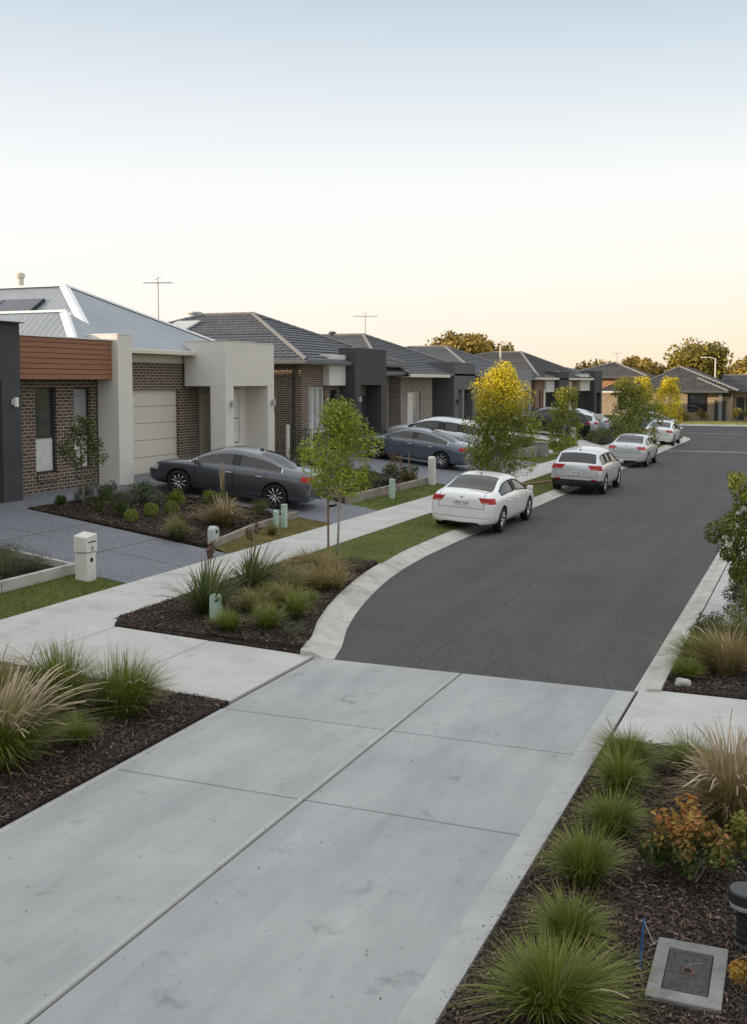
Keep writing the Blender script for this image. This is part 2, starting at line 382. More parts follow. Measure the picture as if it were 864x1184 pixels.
# ground sheet to the horizon
mb = MB(); gx = [-900, -300, -120] + [-60, -40, -25] + list(np.arange(-19.5, -6, 0.5)) + [-4, -2, 0, 5, 20, 60, 200, 900]
gy = [-300, -60, -10] + list(np.arange(0, 112, 2.0)) + [130, 180, 300, 600, 1500]
gv = [(x, y, T(x, y) - (0.05 if x < -8.6 else 0.09)) for y in gy for x in gx]; nx = len(gx)
mb.poly(gv, [(j * nx + i, j * nx + i + 1, (j + 1) * nx + i + 1, (j + 1) * nx + i) for j in range(len(gy) - 1) for i in range(nx - 1)])
tag(mb.build('ground', 'soil_grass'), kind='structure')

# road
road = [(x - .03, y) for y, x in KERB if y > 13.3] + [(-15, 98), (60, 98), (60, 83), (-1.97, 83), (-1.97, 13.27), (-6.10, 13.27)]
mb = MB(); mb.face([(x, y, 0.0) for x, y in road]); o = mb.build('road', 'asphalt'); tag(o, kind='structure')
tag(MB().box(-7.95, -2.0, 61.6, 62.0, -.05, .005).build('drain_crossing', 'tan_strip'), kind='structure')
tag(MB().box(-9.5, 30, 83.7, 84.0, -.05, .005).build('road_threshold', 'tan_strip'), kind='structure')

tag(MB().box(-4.965, -4.945, 13.3, 83, -.05, .003).build('road_seam', 'seam'), kind='structure')
def sweep(name, line, prof, mat, cap=True):
    """line: list of (x,y); prof: list of (outward offset, z)"""
    n = len(line); rows = []
    for i in range(n):
        a = Vector(line[max(0, i - 1)]); b = Vector(line[min(n - 1, i + 1)]); d = (b - a).normalized(); nrm = Vector((-d.y, d.x))
        rows.append([(line[i][0] + nrm.x * o, line[i][1] + nrm.y * o, z) for o, z in prof])
    mb = MB(); m = len(prof); v = [p for r in rows for p in r]
    mb.poly(v, [(i * m + j, i * m + j + 1, (i + 1) * m + j + 1, (i + 1) * m + j) for i in range(n - 1) for j in range(m - 1)])
    mb.face(rows[0]); mb.face(rows[-1])
    return tag(mb.build(name, mat), kind='structure')
kp = [(-.04, -.06), (-.04, .012), (.10, .018), (.20, .075), (.27, .105), (.43, .125), (.43, -.08)]
fine = []
for y in list(np.arange(13.27, 24, .35)) + list(np.arange(24, 74, 1.2)) + list(np.arange(74, 82.4, .5)): fine.append((K(y), y))
sweep('kerb_left', fine, kp, 'kerb_concrete')
sweep('kerb_right', [(-2.0, y) for y in np.arange(83, 13.2, -1.7)], [(-.04, -.06), (-.04, .012), (.06, .016), (.14, .055), (.20, .065), (.28, .07), (.28, -.08)], 'kerb_concrete')
sweep('kerb_far', [(60, 98), (-15, 98)][::-1], kp, 'kerb_concrete')
mbj = MB()
def kj(pts, d):
    for (a, b) in zip(pts, pts[1:]): mbj.face([(a[0] - d[0], a[1] - d[1], a[2]), (b[0] - d[0], b[1] - d[1], b[2]), (b[0] + d[0], b[1] + d[1], b[2]), (a[0] + d[0], a[1] + d[1], a[2])])
for y in np.arange(15.5, 74, 2.4):
    t_ = Vector((K(y + .2) - K(y - .2), .4)).normalized(); nr_ = Vector((-t_.y, t_.x))
    kj([(K(y) + nr_.x * o_, y + nr_.y * o_, z_ + .003) for o_, z_ in kp[1:6]], t_ * .006)
for y in np.arange(15.2, 60, 2.4): kj([(-2.0 + o_, y, z_ + .003) for o_, z_ in ((-.04, .012), (.06, .016), (.14, .055), (.20, .065), (.28, .07))], Vector((0, .006)))
# foreground driveway: slabs with real gaps
slab = MB(); g = .008
xsl = [-6.35, -4.24, -2.0]; ysl = [-3, 4.6, 6.5, 8.6, 10.72, 13.24]
ysl = [-6, 2.2, 8.6, 10.72, 13.24]
for i in range(2):
    for j in range(4): slab.box(xsl[i] + g, xsl[i + 1] - g, ysl[j] + g, ysl[j + 1] - g, -.12, .022)
tag(slab.build('driveway', 'concrete', bevel=.012), kind='structure')
tag(MB().box(-6.4, -2, -6, 13.22, -.1, .0105).build('driveway_joint', 'joint'), kind='structure')
# tooled border bands along driveway joints
band = MB()
for x in (-4.24, ):
    band.box(x - .060, x - .016, -6, 13.2, .0, .0250)
band.box(-2.235, -2.012, -6, 13.2, 0, .0258)
band.box(-6.338, -6.26, -6, 10.7, 0, .0255)
tag(band.build('driveway_border', 'edge_concrete'), kind='structure')
# crossing footpath and street footpath
def ribbon(name, cells, mat, off=.03):
    for c in cells: pass
slabs = []
def pathslab(pts): slabs.append(pts)
ye = [10.9, 13.2]
for a, b in ((-6.37, -8.0), (-8.0, -9.62), ): pathslab([(a - g, 10.9), (b + g, 10.9), (b + g, 13.2), (a - g, 13.2)])
pathslab([(-9.62 - g, 10.0), (-11.4, 10.0), (-11.4, 13.6), (-9.85, 13.6), (-9.62 - g, 13.2)])
yy = 13.6
while yy < 80:
    if not (35.0 < yy < 46 and False): pathslab([(-11.4, yy + g), (-9.97, yy + g), (-9.97, yy + 1.75 - g), (-11.4, yy + 1.75 - g)])
    yy += 1.75
for yy in (8.2, 6.4, 4.6): pathslab([(-11.4, yy + g), (-9.97, yy + g), (-9.97, yy + 1.75), (-11.4, yy + 1.75)])
mbp = MB()
for p in slabs:
    n = len(p)
    # subdivide across X to follow the slope
    xs = sorted(set([q[0] for q in p])); top = [(x, y, T(x, y) + .025) for x, y in p]; bot = [(x, y, T(x, y) - .12) for x, y in p]
    mbp.poly(top + bot, [tuple(range(n))] + [tuple(n + i for i in reversed(range(n)))] + [(i, (i + 1) % n, n + (i + 1) % n, n + i) for i in range(n)])
tag(mbp.build('footpath_left', 'path_concrete', bevel=.008), kind='structure')
mbp = MB()
for a, b in ((-1.985, -.45), (-.45, 1.1), (1.1, 2.7), (2.7, 4.3)): mbp.box(a + g, b - g, 11.35, 13.38, -.1, .028)
for yy in np.arange(17.3, 60, 1.9): mbp.box(-1.7, -.15, yy + g, yy + 1.9 - g, -.1, .062)
tag(mbp.build('footpath_right', 'path_concrete', bevel=.008), kind='structure')
tag(mbj.build('kerb_joint', 'joint'), kind='structure')
sheet('footpath_base', -11.39, -9.98, 4.6, 80, .004, 'joint', 4)

# side driveways and paved aprons
polysheet('driveway_grey', [(-11.42, 16.0), (-11.42, 19.62), (-16.9, 19.85), (-16.9, 24.8), (-19.4, 24.8), (-19.4, 13.5), (-17, 13.5), (-16.6, 16.0)], .016, 'aggregate')
polysheet('driveway_sedan', [(-11.42, 24.85), (-11.42, 27.9), (-14, 28.6), (-16.6, 31.0), (-16.6, 34), (-19.4, 34), (-19.4, 24.82), (-14, 24.85)], .016, 'aggregate')
polysheet('driveway_shared', [(-11.42, 35.3), (-11.42, 47), (-18.4, 47), (-18.4, 35.3)], .016, 'aggregate')
polysheet('driveway_narrow', [(-11.42, 52.4), (-11.42, 54.2), (-18.4, 54.2), (-18.4, 52.4)], .016, 'path_concrete')
polysheet('driveway_far', [(-9.97, 57.6), (-8.5, 57.4), (-8.5, 61.6), (-9.97, 61.2), (-11.42, 61.2), (-12.5, 63), (-14.2, 66), (-18.4, 67), (-18.4, 60.2), (-13, 59.6), (-11.42, 57.9)], .028, 'path_concrete')
mb = MB()
for y in (17.85, ): mb.poly([(-11.45, y, T(-11.45, y) + .019), (-16.9, y + .1, T(-16.9, y) + .019), (-16.9, y + .115, T(-16.9, y) + .019), (-11.45, y + .015, T(-11.45, y) + .019)], [(0, 1, 2, 3)])
for x in (-13.2, -15.0): mb.poly([(x, 16.0, T(x, 18) + .019), (x + .015, 16.0, T(x, 18) + .019), (x + .015, 19.7, T(x, 18) + .019), (x, 19.7, T(x, 18) + .019)], [(0, 1, 2, 3)])
tag(mb.build('driveway_saw_cut', 'joint'), kind='structure')

# lawns and beds
LAWNS = []
def lawn(name, pts, mat='soil_grass', dens=0, cols='g'):
    polysheet(name, pts, .012, mat); LAWNS.append((pts, dens, cols))
lawn('lawn_left', [(-11.42, 6), (-11.42, 15.98), (-12.45, 15.98), (-12.45, 6)], dens=900)
lawn('lawn_strip', [(-11.42, 19.64), (-11.42, 24.83), (-12.35, 24.83), (-12.1, 20.0)], 'dry_lawn', dens=500, cols='d')
lawn('lawn_front', [(-11.42, 27.92), (-11.42, 35.28), (-12.38, 35.28), (-12.4, 28.0)], dens=320)
lawn('nature_strip', [(-9.95, 19.9), (-8.2, 20.2)] + [(K(y) - .42, y) for y in (22, 24.5, 30, 40, 57.4)] + [(-9.95, 57.6)], dens=260, cols='m')
lawn('nature_strip_far', [(-9.95, 61.3)] + [(K(y) - .42, y) for y in (61.6, 70, 74, 76, 78)] + [(-9.95, 78)], dens=60)
lawn('lawn_garden', [(-11.42, 47.05), (-11.42, 52.38), (-12.4, 52.38), (-12.4, 47.05)], dens=120)
lawn('lawn_verge', [(-15, 98.45), (40, 98.45), (40, 103.4), (-15, 103.4)], 'gold_lawn', dens=12, cols='y')
lawn('lawn_far_front', [(-11.42, 54.3), (-11.42, 57.8), (-13, 59.5), (-17.4, 60), (-17.4, 54.3)], dens=40)
BEDS = []
def bed(pts, dens, off=.035):
    polysheet('garden_bed', pts, off, 'mulch_base', thick=.08); BEDS.append((pts, dens, off))
bed([(-6.35, -2), (-6.35, 10.89), (-7.4, 10.895), (-9.95, 10.89), (-9.95, -2)], 900)
bed([(-6.52, 13.205)] + [(K(y) - .44, y) for y in (14, 14.9, 16, 17.1, 18.2, 19.2)] + [(-8.3, 20.2), (-9.95, 19.9), (-9.95, 13.75), (-9.65, 13.205)], 800)
bed([(-12.1, 19.9), (-12.4, 24.8), (-16.88, 24.78), (-16.88, 19.88)], 420)
bed([(-12.5, 6), (-12.5, 15.96), (-16.6, 15.96), (-16.6, 6)], 250)
bed([(-12.45, 28.0), (-12.45, 35.25), (-17.4, 35.25), (-17.4, 31.5), (-16.6, 31.1), (-14, 28.65)], 110)
bed([(-12.45, 47.05), (-12.45, 52.38), (-17.4, 52.38), (-17.4, 47.05)], 25)
bed([(-11.42, 63.5), (-11.42, 80), (-14, 80), (-17.4, 80), (-17.4, 67.2), (-14.2, 66.4), (-12.5, 63.3)], 10)
bed([(-1.99, -2), (-1.99, 11.33), (1.7, 11.33), (1.9, -2)], 900)
bed([(-1.71, 13.4), (-1.71, 17.28), (1.6, 17.28), (1.6, 13.4)], 600)
bed([(-.13, 17.3), (-.13, 60), (1.2, 60), (1.2, 17.3)], 40)

def inpoly(px, py, pts):
    c = np.zeros(len(px), bool); n = len(pts)
    for i in range(n):
        x0, y0 = pts[i]; x1, y1 = pts[(i + 1) % n]
        if y0 == y1: continue
        k = ((y0 > py) != (y1 > py)) & (px < (x1 - x0) * (py - y0) / (y1 - y0) + x0); c ^= k
    return c
def scatter(pts, dens, ylim=(4.5, 1e9), xlim=(-1e9, 1.2)):
    xs = [p[0] for p in pts]; ys = [p[1] for p in pts]
    x0, x1, y0, y1 = max(min(xs), xlim[0]), min(max(xs), xlim[1]), max(min(ys), ylim[0]), min(max(ys), ylim[1])
    x1 = max(x0, x1); y1 = max(y0, y1)
    n = int((x1 - x0) * (y1 - y0) * dens); px = rng.uniform(x0, x1, n); py = rng.uniform(y0, y1, n)
    k = inpoly(px, py, pts); return px[k], py[k]
def fast_mesh(name, V, F, C):
    """V (n,3), F (m,k) equal-sized faces, C (n,3) colours per vertex"""
    me = bpy.data.meshes.new(name); m, k = F.shape
    me.vertices.add(len(V)); me.vertices.foreach_set('co', V.astype(np.float32).ravel())
    me.loops.add(m * k); me.loops.foreach_set('vertex_index', F.astype(np.int32).ravel())
    me.polygons.add(m); me.polygons.foreach_set('loop_start', np.arange(0, m * k, k, dtype=np.int32))
    me.update(calc_edges=True)
    a = me.color_attributes.new('Col', 'FLOAT_COLOR', 'POINT')
    a.data.foreach_set('color', np.concatenate([C, np.ones((len(C), 1))], 1).astype(np.float32).ravel())
    return me
def pick(cols, n, jit=.30):
    cols = np.array(cols); c = cols[rng.integers(0, len(cols), n)]
    t = rng.uniform(0, 1, (n, 1)); c2 = cols[rng.integers(0, len(cols), n)]
    return np.clip((c * t + c2 * (1 - t)) * rng.uniform(1 - jit, 1 + jit, (n, 1)), 0, 1)
# bark chips
cp = [], [], []
for pts, dens, off in BEDS:
    px, py = scatter(pts, dens * (4.2 if dens > 500 else 2.2), xlim=(-30, 1.9))
    kp_ = ~((px > -.93) & (px < -.45) & (py > 6.5) & (py < 7.3)); px, py = px[kp_], py[kp_]; n = len(px)
    if not n: continue
    pz = np.array([T(x, y) for x, y in zip(px, py)]) + off + rng.uniform(.002, .03, n)
    L = rng.uniform(.005, .019, n) * np.where(py > 22, 2.4, np.where(py > 17, 1.5, 1)); W = L * rng.uniform(.22, .5, n); th = rng.uniform(0, 6.28, n); ti = rng.uniform(-.5, .5, n)
    P = np.stack([px, py, pz], 1); a = np.stack([np.cos(th), np.sin(th), ti], 1) * L[:, None]
    b = np.stack([-np.sin(th), np.cos(th), rng.uniform(-.7, .7, n)], 1) * W[:, None]
    cp[0].append(np.stack([P - a - b, P + a - b * .6, P + a + b, P - a + b * .7], 1).reshape(-1, 3))
    c = pick([(.042, .029, .022), (.085, .060, .046), (.14, .102, .080), (.025, .018, .015), (.07, .048, .037)], n, .3)
    hi = rng.uniform(0, 1, n) > .96; c[hi] = (.24, .185, .14)
    cp[1].append(np.repeat(c, 4, 0))
V = np.concatenate(cp[0]); C = np.concatenate(cp[1]); F = np.arange(len(V)).reshape(-1, 4)
tag(link('bark_mulch', fast_mesh('bark_mulch', V, F, C), 'chips'), 'dark brown bark chips covering the garden beds', 'mulch', kind='stuff')
# straw litter
vs, cs = [], []
for pts, dens, off in BEDS:
    px, py = scatter(pts, 16, (4.5, 24), (-18, .6)); n = len(px)
    for x, y in zip(px, py):
        z = T(x, y) + off + .03; t = random.uniform(0, 6.28); l = random.uniform(.02, .075); k = random.uniform(-.5, .5); w = .0015
        q = [(x, y), (x + l * math.cos(t), y + l * math.sin(t)), (x + l * math.cos(t) + l * math.cos(t + k), y + l * math.sin(t) + l * math.sin(t + k))]
        nx_, ny_ = -math.sin(t) * w, math.cos(t) * w
        for i in range(2):
            a, b = q[i], q[i + 1]
            vs += [(a[0] - nx_, a[1] - ny_, z + .012 * i), (b[0] - nx_, b[1] - ny_, z + .012 * (1 - i)), (b[0] + nx_, b[1] + ny_, z + .012 * (1 - i) + .002), (a[0] + nx_, a[1] + ny_, z + .012 * i + .002)]
            cs += [(.27, .21, .145)] * 4
V = np.array(vs); tag(link('dry_straw', fast_mesh('dry_straw', V, np.arange(len(V)).reshape(-1, 4), np.array(cs)), 'chips'), 'pale dry grass straws lying on the bark mulch', 'straw', kind='stuff')
# lawn blades
vs, cs = [], []
GC = {'g': [(.095, .14, .024), (.12, .165, .03), (.155, .185, .05)], 'd': [(.20, .14, .045), (.13, .125, .035), (.25, .17, .06)], 'm': [(.12, .155, .03), (.155, .175, .04), (.22, .185, .07)], 'y': [(.32, .28, .08), (.25, .24, .07)]}
for pts, dens, cols in LAWNS:
    px, py = scatter(pts, dens * 2.2, xlim=(-16, 40)); n = len(px)
    if not n: continue
    pz = np.array([T(x, y) for x, y in zip(px, py)]) + .01
    far = np.clip(py / 20, 1, 3.5); h = rng.uniform(.02, .055, n) * np.where(cols == 'y', 2.2, 1); w = .0035 * far * rng.uniform(.8, 1.5, n); th = rng.uniform(0, 6.28, n)
    P = np.stack([px, py, pz], 1); d = np.stack([np.cos(th), np.sin(th), 0 * th], 1) * w[:, None]
    tip = P + np.stack([rng.normal(0, .5, n) * h, rng.normal(0, .5, n) * h, h], 1)
    vs.append(np.stack([P - d, P + d, tip], 1).reshape(-1, 3))
    c = pick(GC[cols], n, .3)
    if cols == 'm':
        dry = (np.sin(px * 1.7 + py * .9) + np.sin(py * 1.3 - px) > .9) & (rng.uniform(0, 1, n) > .3); c[dry] = pick([(.20, .16, .08), (.17, .15, .06)], int(dry.sum()))
    cs.append(np.repeat(c, 3, 0))
V = np.concatenate(vs); C = np.concatenate(cs)
# small leaves and grit lying on the concrete
px = np.concatenate([rng.uniform(-6.3, -2.05, 420), -2.02 - np.abs(rng.normal(0, .06, 130)), -6.33 + np.abs(rng.normal(0, .07, 110)), -2.05 - np.abs(rng.normal(0, .12, 500)), rng.uniform(-7.9, -2.1, 160)])
py = np.concatenate([rng.uniform(4.6, 13.1, 420), rng.uniform(4.6, 11.3, 130), rng.uniform(6, 10.8, 110), rng.uniform(13.3, 34, 500), rng.uniform(19, 40, 160)]); n = len(px); L = rng.uniform(.003, .011, n) * (rng.uniform(0, 1, n) ** 2 + .5); th = rng.uniform(0, 6.28, n)
P = np.stack([px, py, np.where(py > 13.25, .006, .029)], 1); a = np.stack([np.cos(th), np.sin(th), 0 * th], 1) * L[:, None]; b_ = np.stack([-np.sin(th), np.cos(th), rng.uniform(-.3, .3, n)], 1) * (L * .5)[:, None]
tag(link('leaf_litter', fast_mesh('leaf_litter', np.stack([P - a, P - b_, P + a, P + b_], 1).reshape(-1, 3), np.arange(4 * n).reshape(-1, 4), np.repeat(pick([(.06, .045, .03), (.10, .07, .04), (.03, .028, .025)], n), 4, 0)), 'chips'), 'tiny dry leaves and grit scattered on the concrete driveway', 'leaf litter', kind='stuff')
tag(link('lawn_grass', fast_mesh('lawn_grass', V, np.arange(len(V)).reshape(-1, 3), C), 'foliage'), 'short green and straw coloured grass on the verges and front lawns', 'grass', kind='stuff')

# ------------------------------------------------------------------ plants
def blades_mesh(name, n, h, r, w, base, mid, tip, droop=.7, stiff=.35, core=.35, seg=5, hmin=.55, plume=0, plumecol=None, lean=(0, 0)):
    th = rng.uniform(0, 2 * np.pi, n); q = np.sqrt(rng.uniform(0, 1, n))
    out = r * (q * .95 + .12) ; L = h * rng.uniform(hmin, 1.05, n) * (1.08 - .35 * q ** 2)
    if plume:
        isp = np.arange(n) < plume; L[isp] = h * rng.uniform(.9, 1.22, plume); out[isp] *= .9
    b0 = np.stack([np.cos(th), np.sin(th)], 1) * (core * r * rng.uniform(0, 1, n))[:, None]
    dirn = np.stack([np.cos(th + rng.normal(0, .5, n)), np.sin(th + rng.normal(0, .5, n))], 1)
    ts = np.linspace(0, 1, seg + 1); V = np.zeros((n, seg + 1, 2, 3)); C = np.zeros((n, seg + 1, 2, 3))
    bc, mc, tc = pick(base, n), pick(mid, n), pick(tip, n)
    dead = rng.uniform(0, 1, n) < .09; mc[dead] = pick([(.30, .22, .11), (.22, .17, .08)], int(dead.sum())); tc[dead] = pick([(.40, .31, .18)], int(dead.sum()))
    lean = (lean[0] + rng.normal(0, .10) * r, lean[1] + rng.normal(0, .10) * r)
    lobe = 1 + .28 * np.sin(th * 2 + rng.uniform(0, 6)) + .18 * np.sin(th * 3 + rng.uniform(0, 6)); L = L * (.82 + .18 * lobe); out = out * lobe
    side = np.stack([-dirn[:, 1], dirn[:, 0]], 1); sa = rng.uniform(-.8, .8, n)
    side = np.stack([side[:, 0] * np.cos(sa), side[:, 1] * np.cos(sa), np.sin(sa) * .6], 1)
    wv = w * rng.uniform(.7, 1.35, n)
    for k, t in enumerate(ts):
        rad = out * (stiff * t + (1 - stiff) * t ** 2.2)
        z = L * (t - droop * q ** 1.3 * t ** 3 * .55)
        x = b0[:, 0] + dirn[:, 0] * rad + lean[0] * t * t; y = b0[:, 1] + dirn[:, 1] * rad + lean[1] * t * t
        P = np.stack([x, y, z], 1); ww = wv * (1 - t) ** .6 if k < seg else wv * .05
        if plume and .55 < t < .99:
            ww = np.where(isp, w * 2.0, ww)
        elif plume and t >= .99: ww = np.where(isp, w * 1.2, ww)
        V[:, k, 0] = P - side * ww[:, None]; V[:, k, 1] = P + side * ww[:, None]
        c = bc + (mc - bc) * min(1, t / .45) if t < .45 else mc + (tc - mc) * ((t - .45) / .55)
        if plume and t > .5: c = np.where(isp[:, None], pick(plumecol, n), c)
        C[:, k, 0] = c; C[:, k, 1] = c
    idx = np.arange(n * (seg + 1) * 2).reshape(n, seg + 1, 2)
    F = np.stack([idx[:, :-1, 0], idx[:, :-1, 1], idx[:, 1:, 1], idx[:, 1:, 0]], -1).reshape(-1, 4)
    return fast_mesh(name, V.reshape(-1, 3), F, C.reshape(-1, 3))
PAL = dict(
    green=([(.05, .045, .018), (.08, .065, .03)], [(.115, .165, .016), (.15, .20, .022), (.085, .135, .016)], [(.185, .235, .032), (.235, .26, .05), (.27, .265, .08)]),
    deep=([(.03, .04, .012)], [(.06, .105, .018), (.085, .125, .02)], [(.13, .17, .03), (.18, .20, .05)]),
    tan=([(.13, .095, .04), (.09, .085, .03)], [(.31, .225, .10), (.25, .20, .08), (.16, .165, .05)], [(.44, .33, .17), (.36, .27, .13)]),
    mixed=([(.08, .065, .03)], [(.17, .175, .05), (.22, .19, .06), (.13, .15, .035)], [(.32, .26, .11), (.25, .235, .075)]),
    pale=([(.07, .065, .03)], [(.19, .20, .08), (.145, .165, .055)], [(.34, .30, .15), (.27, .26, .11)]))
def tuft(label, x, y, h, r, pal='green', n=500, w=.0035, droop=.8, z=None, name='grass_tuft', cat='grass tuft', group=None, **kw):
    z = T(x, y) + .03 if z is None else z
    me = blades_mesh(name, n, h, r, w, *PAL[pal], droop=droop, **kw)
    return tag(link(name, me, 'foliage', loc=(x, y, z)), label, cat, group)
def leaf_cloud(centres, rads, n, size, cols, up=.35, squash=1.0, topcols=None, topz=None, aspect=.55, shell=.5):
    centres = np.array(centres); rads = np.array(rads); p = rads ** 2 / np.sum(rads ** 2)
    k = rng.choice(len(centres), n, p=p); d = rng.normal(0, 1, (n, 3)); d /= np.linalg.norm(d, axis=1)[:, None]
    rr = rng.uniform(shell ** 3, 1.0, n) ** (1 / 3.); P = centres[k] + d * (rads[k] * rr)[:, None] * np.array([1, 1, squash])
    nrm = d * .7 + rng.normal(0, .6, (n, 3)) + np.array([0, 0, up]); nrm /= np.linalg.norm(nrm, axis=1)[:, None]
    a = np.cross(nrm, rng.normal(0, 1, (n, 3))); a /= np.linalg.norm(a, axis=1)[:, None]; b = np.cross(nrm, a)
    s = size * rng.uniform(.6, 1.3, n)[:, None]; fold = nrm * s * .18
    V = np.stack([P - a * s, P - b * s * aspect + fold, P + a * s, P + b * s * aspect + fold], 1).reshape(-1, 3)
    c = pick(cols, n, .25)
    # clump-to-clump colour variation
    cv = rng.uniform(.7, 1.25, len(centres))[k][:, None]; c = np.clip(c * cv, 0, 1)
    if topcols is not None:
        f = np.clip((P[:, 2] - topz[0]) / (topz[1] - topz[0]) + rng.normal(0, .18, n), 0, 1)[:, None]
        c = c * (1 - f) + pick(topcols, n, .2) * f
    return V, np.arange(len(V)).reshape(-1, 4), np.repeat(c, 4, 0)
def shrub(label, x, y, h, r, cols, n=900, size=.022, nc=9, name='shrub', cat='shrub', group=None, topcols=None, tight=False, z=None, aspect=.55, stems=True, rs=1.0):
    z = T(x, y) + .03 if z is None else z
    if tight: cen = [(0, 0, h * .52)]; rad = [min(r, h * .55)]; shell = .82
    else:
        cen, rad = [], []; shell = .35
        for i in range(nc):
            t = 2 * math.pi * i / nc + random.uniform(-.4, .4); q = random.uniform(.15, .72); zz = random.uniform(.3, .78) * h
            cen.append((r * q * math.cos(t), r * q * math.sin(t), zz)); rad.append(rs * random.uniform(.22, .42) * min(r, h) + .02)
    root = thing(name, label, cat, (x, y, z), group)
    V, F, C = leaf_cloud(cen, rad, n, size, cols, topcols=topcols, topz=(h * .45, h * 1.0), aspect=aspect, shell=shell, squash=(h * .5 / rad[0] if tight else 1))
    o = link('leaves', fast_mesh('leaves', V, F, C), 'foliage'); o.parent = root
    mb = MB()
    for c in cen[:6] if not tight else [(0, 0, h * .6), (r * .3, 0, h * .6), (-r * .3, .1 * r, h * .6)]:
        mb.tube([(c[0] * .15, c[1] * .15, -.02), (c[0] * .6, c[1] * .6, c[2] * .6), c], [.008 + .006 * h, .006, .003], 5)
    s = mb.build('stem', 'bark'); s.parent = root
    return root
YEL = [(.74, .58, .03), (.68, .55, .035), (.56, .49, .045)]  # yellow leaves; on green trees' crown tops it stands in for sunlight
GRN = [(.17, .20, .024), (.22, .25, .032), (.13, .16, .022), (.28, .275, .04)]
DKG = [(.06, .09, .02), (.085, .115, .026), (.042, .068, .016)]
OLV = [(.085, .08, .022), (.12, .105, .03), (.06, .06, .02)]
def tree(label, x, y, h, cw, cz0, cols, n=4200, size=.05, nc=34, name='street_tree', cat='tree', group=None, topcols=None, topz=None, bark='pale_bark', trunk=.035, seed=1,
         shape='cone', z=None, rscale=1.0):
    rnd = random.Random(seed); z = T(x, y) if z is None else z
    root = thing(name, label, cat, (x, y, z), group); cen, rad = [], []; mb = MB()
    tp = [Vector((rnd.uniform(-.03, .03) * h * .3 * i, rnd.uniform(-.03, .03) * h * .3 * i, h * .9 * i / 5)) for i in range(6)]
    mb.tube(tp, [trunk * (1 - .16 * i) for i in range(6)], 9)
    def ax(zz):
        f = max(0, min(4.999, zz / (h * .9) * 5)); i = int(f); return tp[i].lerp(tp[i + 1], f - i)
    for i in range(nc):
        t = (i + rnd.random()) / nc; zz = cz0 + (h - cz0) * (t ** .9) * .96
        if shape == 'cone': prof = ((t / .3) ** .5 * .35 + .65 if t < .3 else ((1 - t) / .7) ** .72 + .06) * (1.0 + .16 * math.sin(i * 1.7 + seed))
        elif shape == 'dome': prof = math.sqrt(max(0.02, 1 - (max(0, t - .25) / .78) ** 2)) * (.65 + .35 * min(1, t / .25))
        else: prof = .8
        ang = i * 2.399 + rnd.uniform(-.5, .5); q = rnd.uniform(.25, 1.0) ** .6 * prof * cw / 2 * .82
        c = ax(zz) + Vector((q * math.cos(ang), q * math.sin(ang), 0)); rr = rnd.choice([.07, .10, .14, .19]) * cw * rscale * rnd.uniform(.85, 1.15)
        cen.append(tuple(c)); rad.append(rr)
        a = ax(max(cz0 * .96, zz - q * .8)); m = a.lerp(c, .55) + Vector((0, 0, -.06 * q))
        mb.tube([a, m, c], [trunk * .42, trunk * .25, trunk * .1], 5, cap=False)
    mb.build('trunk', bark, smooth=True).parent = root
    V, F, C = leaf_cloud(cen, rad, n, size, cols, topcols=topcols, topz=topz, shell=.25, aspect=.6)
    link('crown', fast_mesh('crown', V, F, C), 'foliage').parent = root
    return root

# left foreground bed
pk = [(.42, .33, .23), (.50, .41, .30), (.34, .27, .17)]
o = tuft('large feathery fountain grass with pale plumes at the left edge', -7.25, 8.1, .92, .62, 'green', 1400, .0042, .9, seg=7, plume=220, plumecol=pk, lean=(.20, .02), name='fountain_grass', cat='fountain grass')
tuft('tall green grass tuft behind the small tuft in the left bed', -7.96, 9.85, .84, .44, 'green', 1500, .0044, .72, core=.55, seg=6, plume=16, plumecol=pk)
tuft('round green grass tuft nearest the crossing path in the left bed', -7.17, 9.95, .78, .44, 'green', 1700, .0044, .72, core=.55, seg=6, plume=12, plumecol=pk)
tuft('small low grass tuft in the left bed beside the plumed grass', -7.0, 8.95, .36, .27, 'green', 600, .003, .7)
tuft('straw coloured grass at the far left of the left bed', -8.75, 9.7, .62, .4, 'tan', 600, .003, .8, plume=30, plumecol=pk)
# island bed
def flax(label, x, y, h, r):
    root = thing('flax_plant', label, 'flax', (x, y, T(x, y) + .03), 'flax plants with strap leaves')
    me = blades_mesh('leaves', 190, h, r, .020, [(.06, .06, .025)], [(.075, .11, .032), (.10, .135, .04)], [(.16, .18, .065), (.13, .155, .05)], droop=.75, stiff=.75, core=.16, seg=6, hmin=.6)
    link('leaves', me, 'foliage').parent = root
    for i in range(3):
        a = random.uniform(0, 6.28); dx, dy = .10 * math.cos(a), .10 * math.sin(a); hh = h * random.uniform(1.05, 1.3)
        mb = MB().tube([(0, 0, 0), (dx * .5, dy * .5, hh * .6), (dx, dy, hh)], [.008, .006, .004], 6); s = mb.build('flower_stalk', 'brown_wood'); s.parent = root
        m2 = MB().tube([(dx * .86, dy * .86, hh * .86), (dx * .9, dy * .9, hh * .91), (dx * .96, dy * .96, hh * .95), (dx, dy, hh), (dx * 1.05, dy * 1.05, hh * 1.04)], [.006, .028, .018, .030, .004], 7)
        for k in range(9):
            q = .86 + .16 * k / 8; a2 = k * 2.4; m2.tube([(dx * q, dy * q, hh * q), (dx * q + .055 * math.cos(a2), dy * q + .055 * math.sin(a2), hh * q + .04)], [.012, .005], 5)
        fh = m2.build('flower_head', 'seed_brown'); fh.parent = s
flax('strap leaved flax with dead flower stalks beside the green pillar', -8.8, 14.45, .98, .74)
flax('strap leaved flax plant behind, toward the footpath', -8.95, 16.2, .95, .76)
gi = 'grass tufts in the island bed'
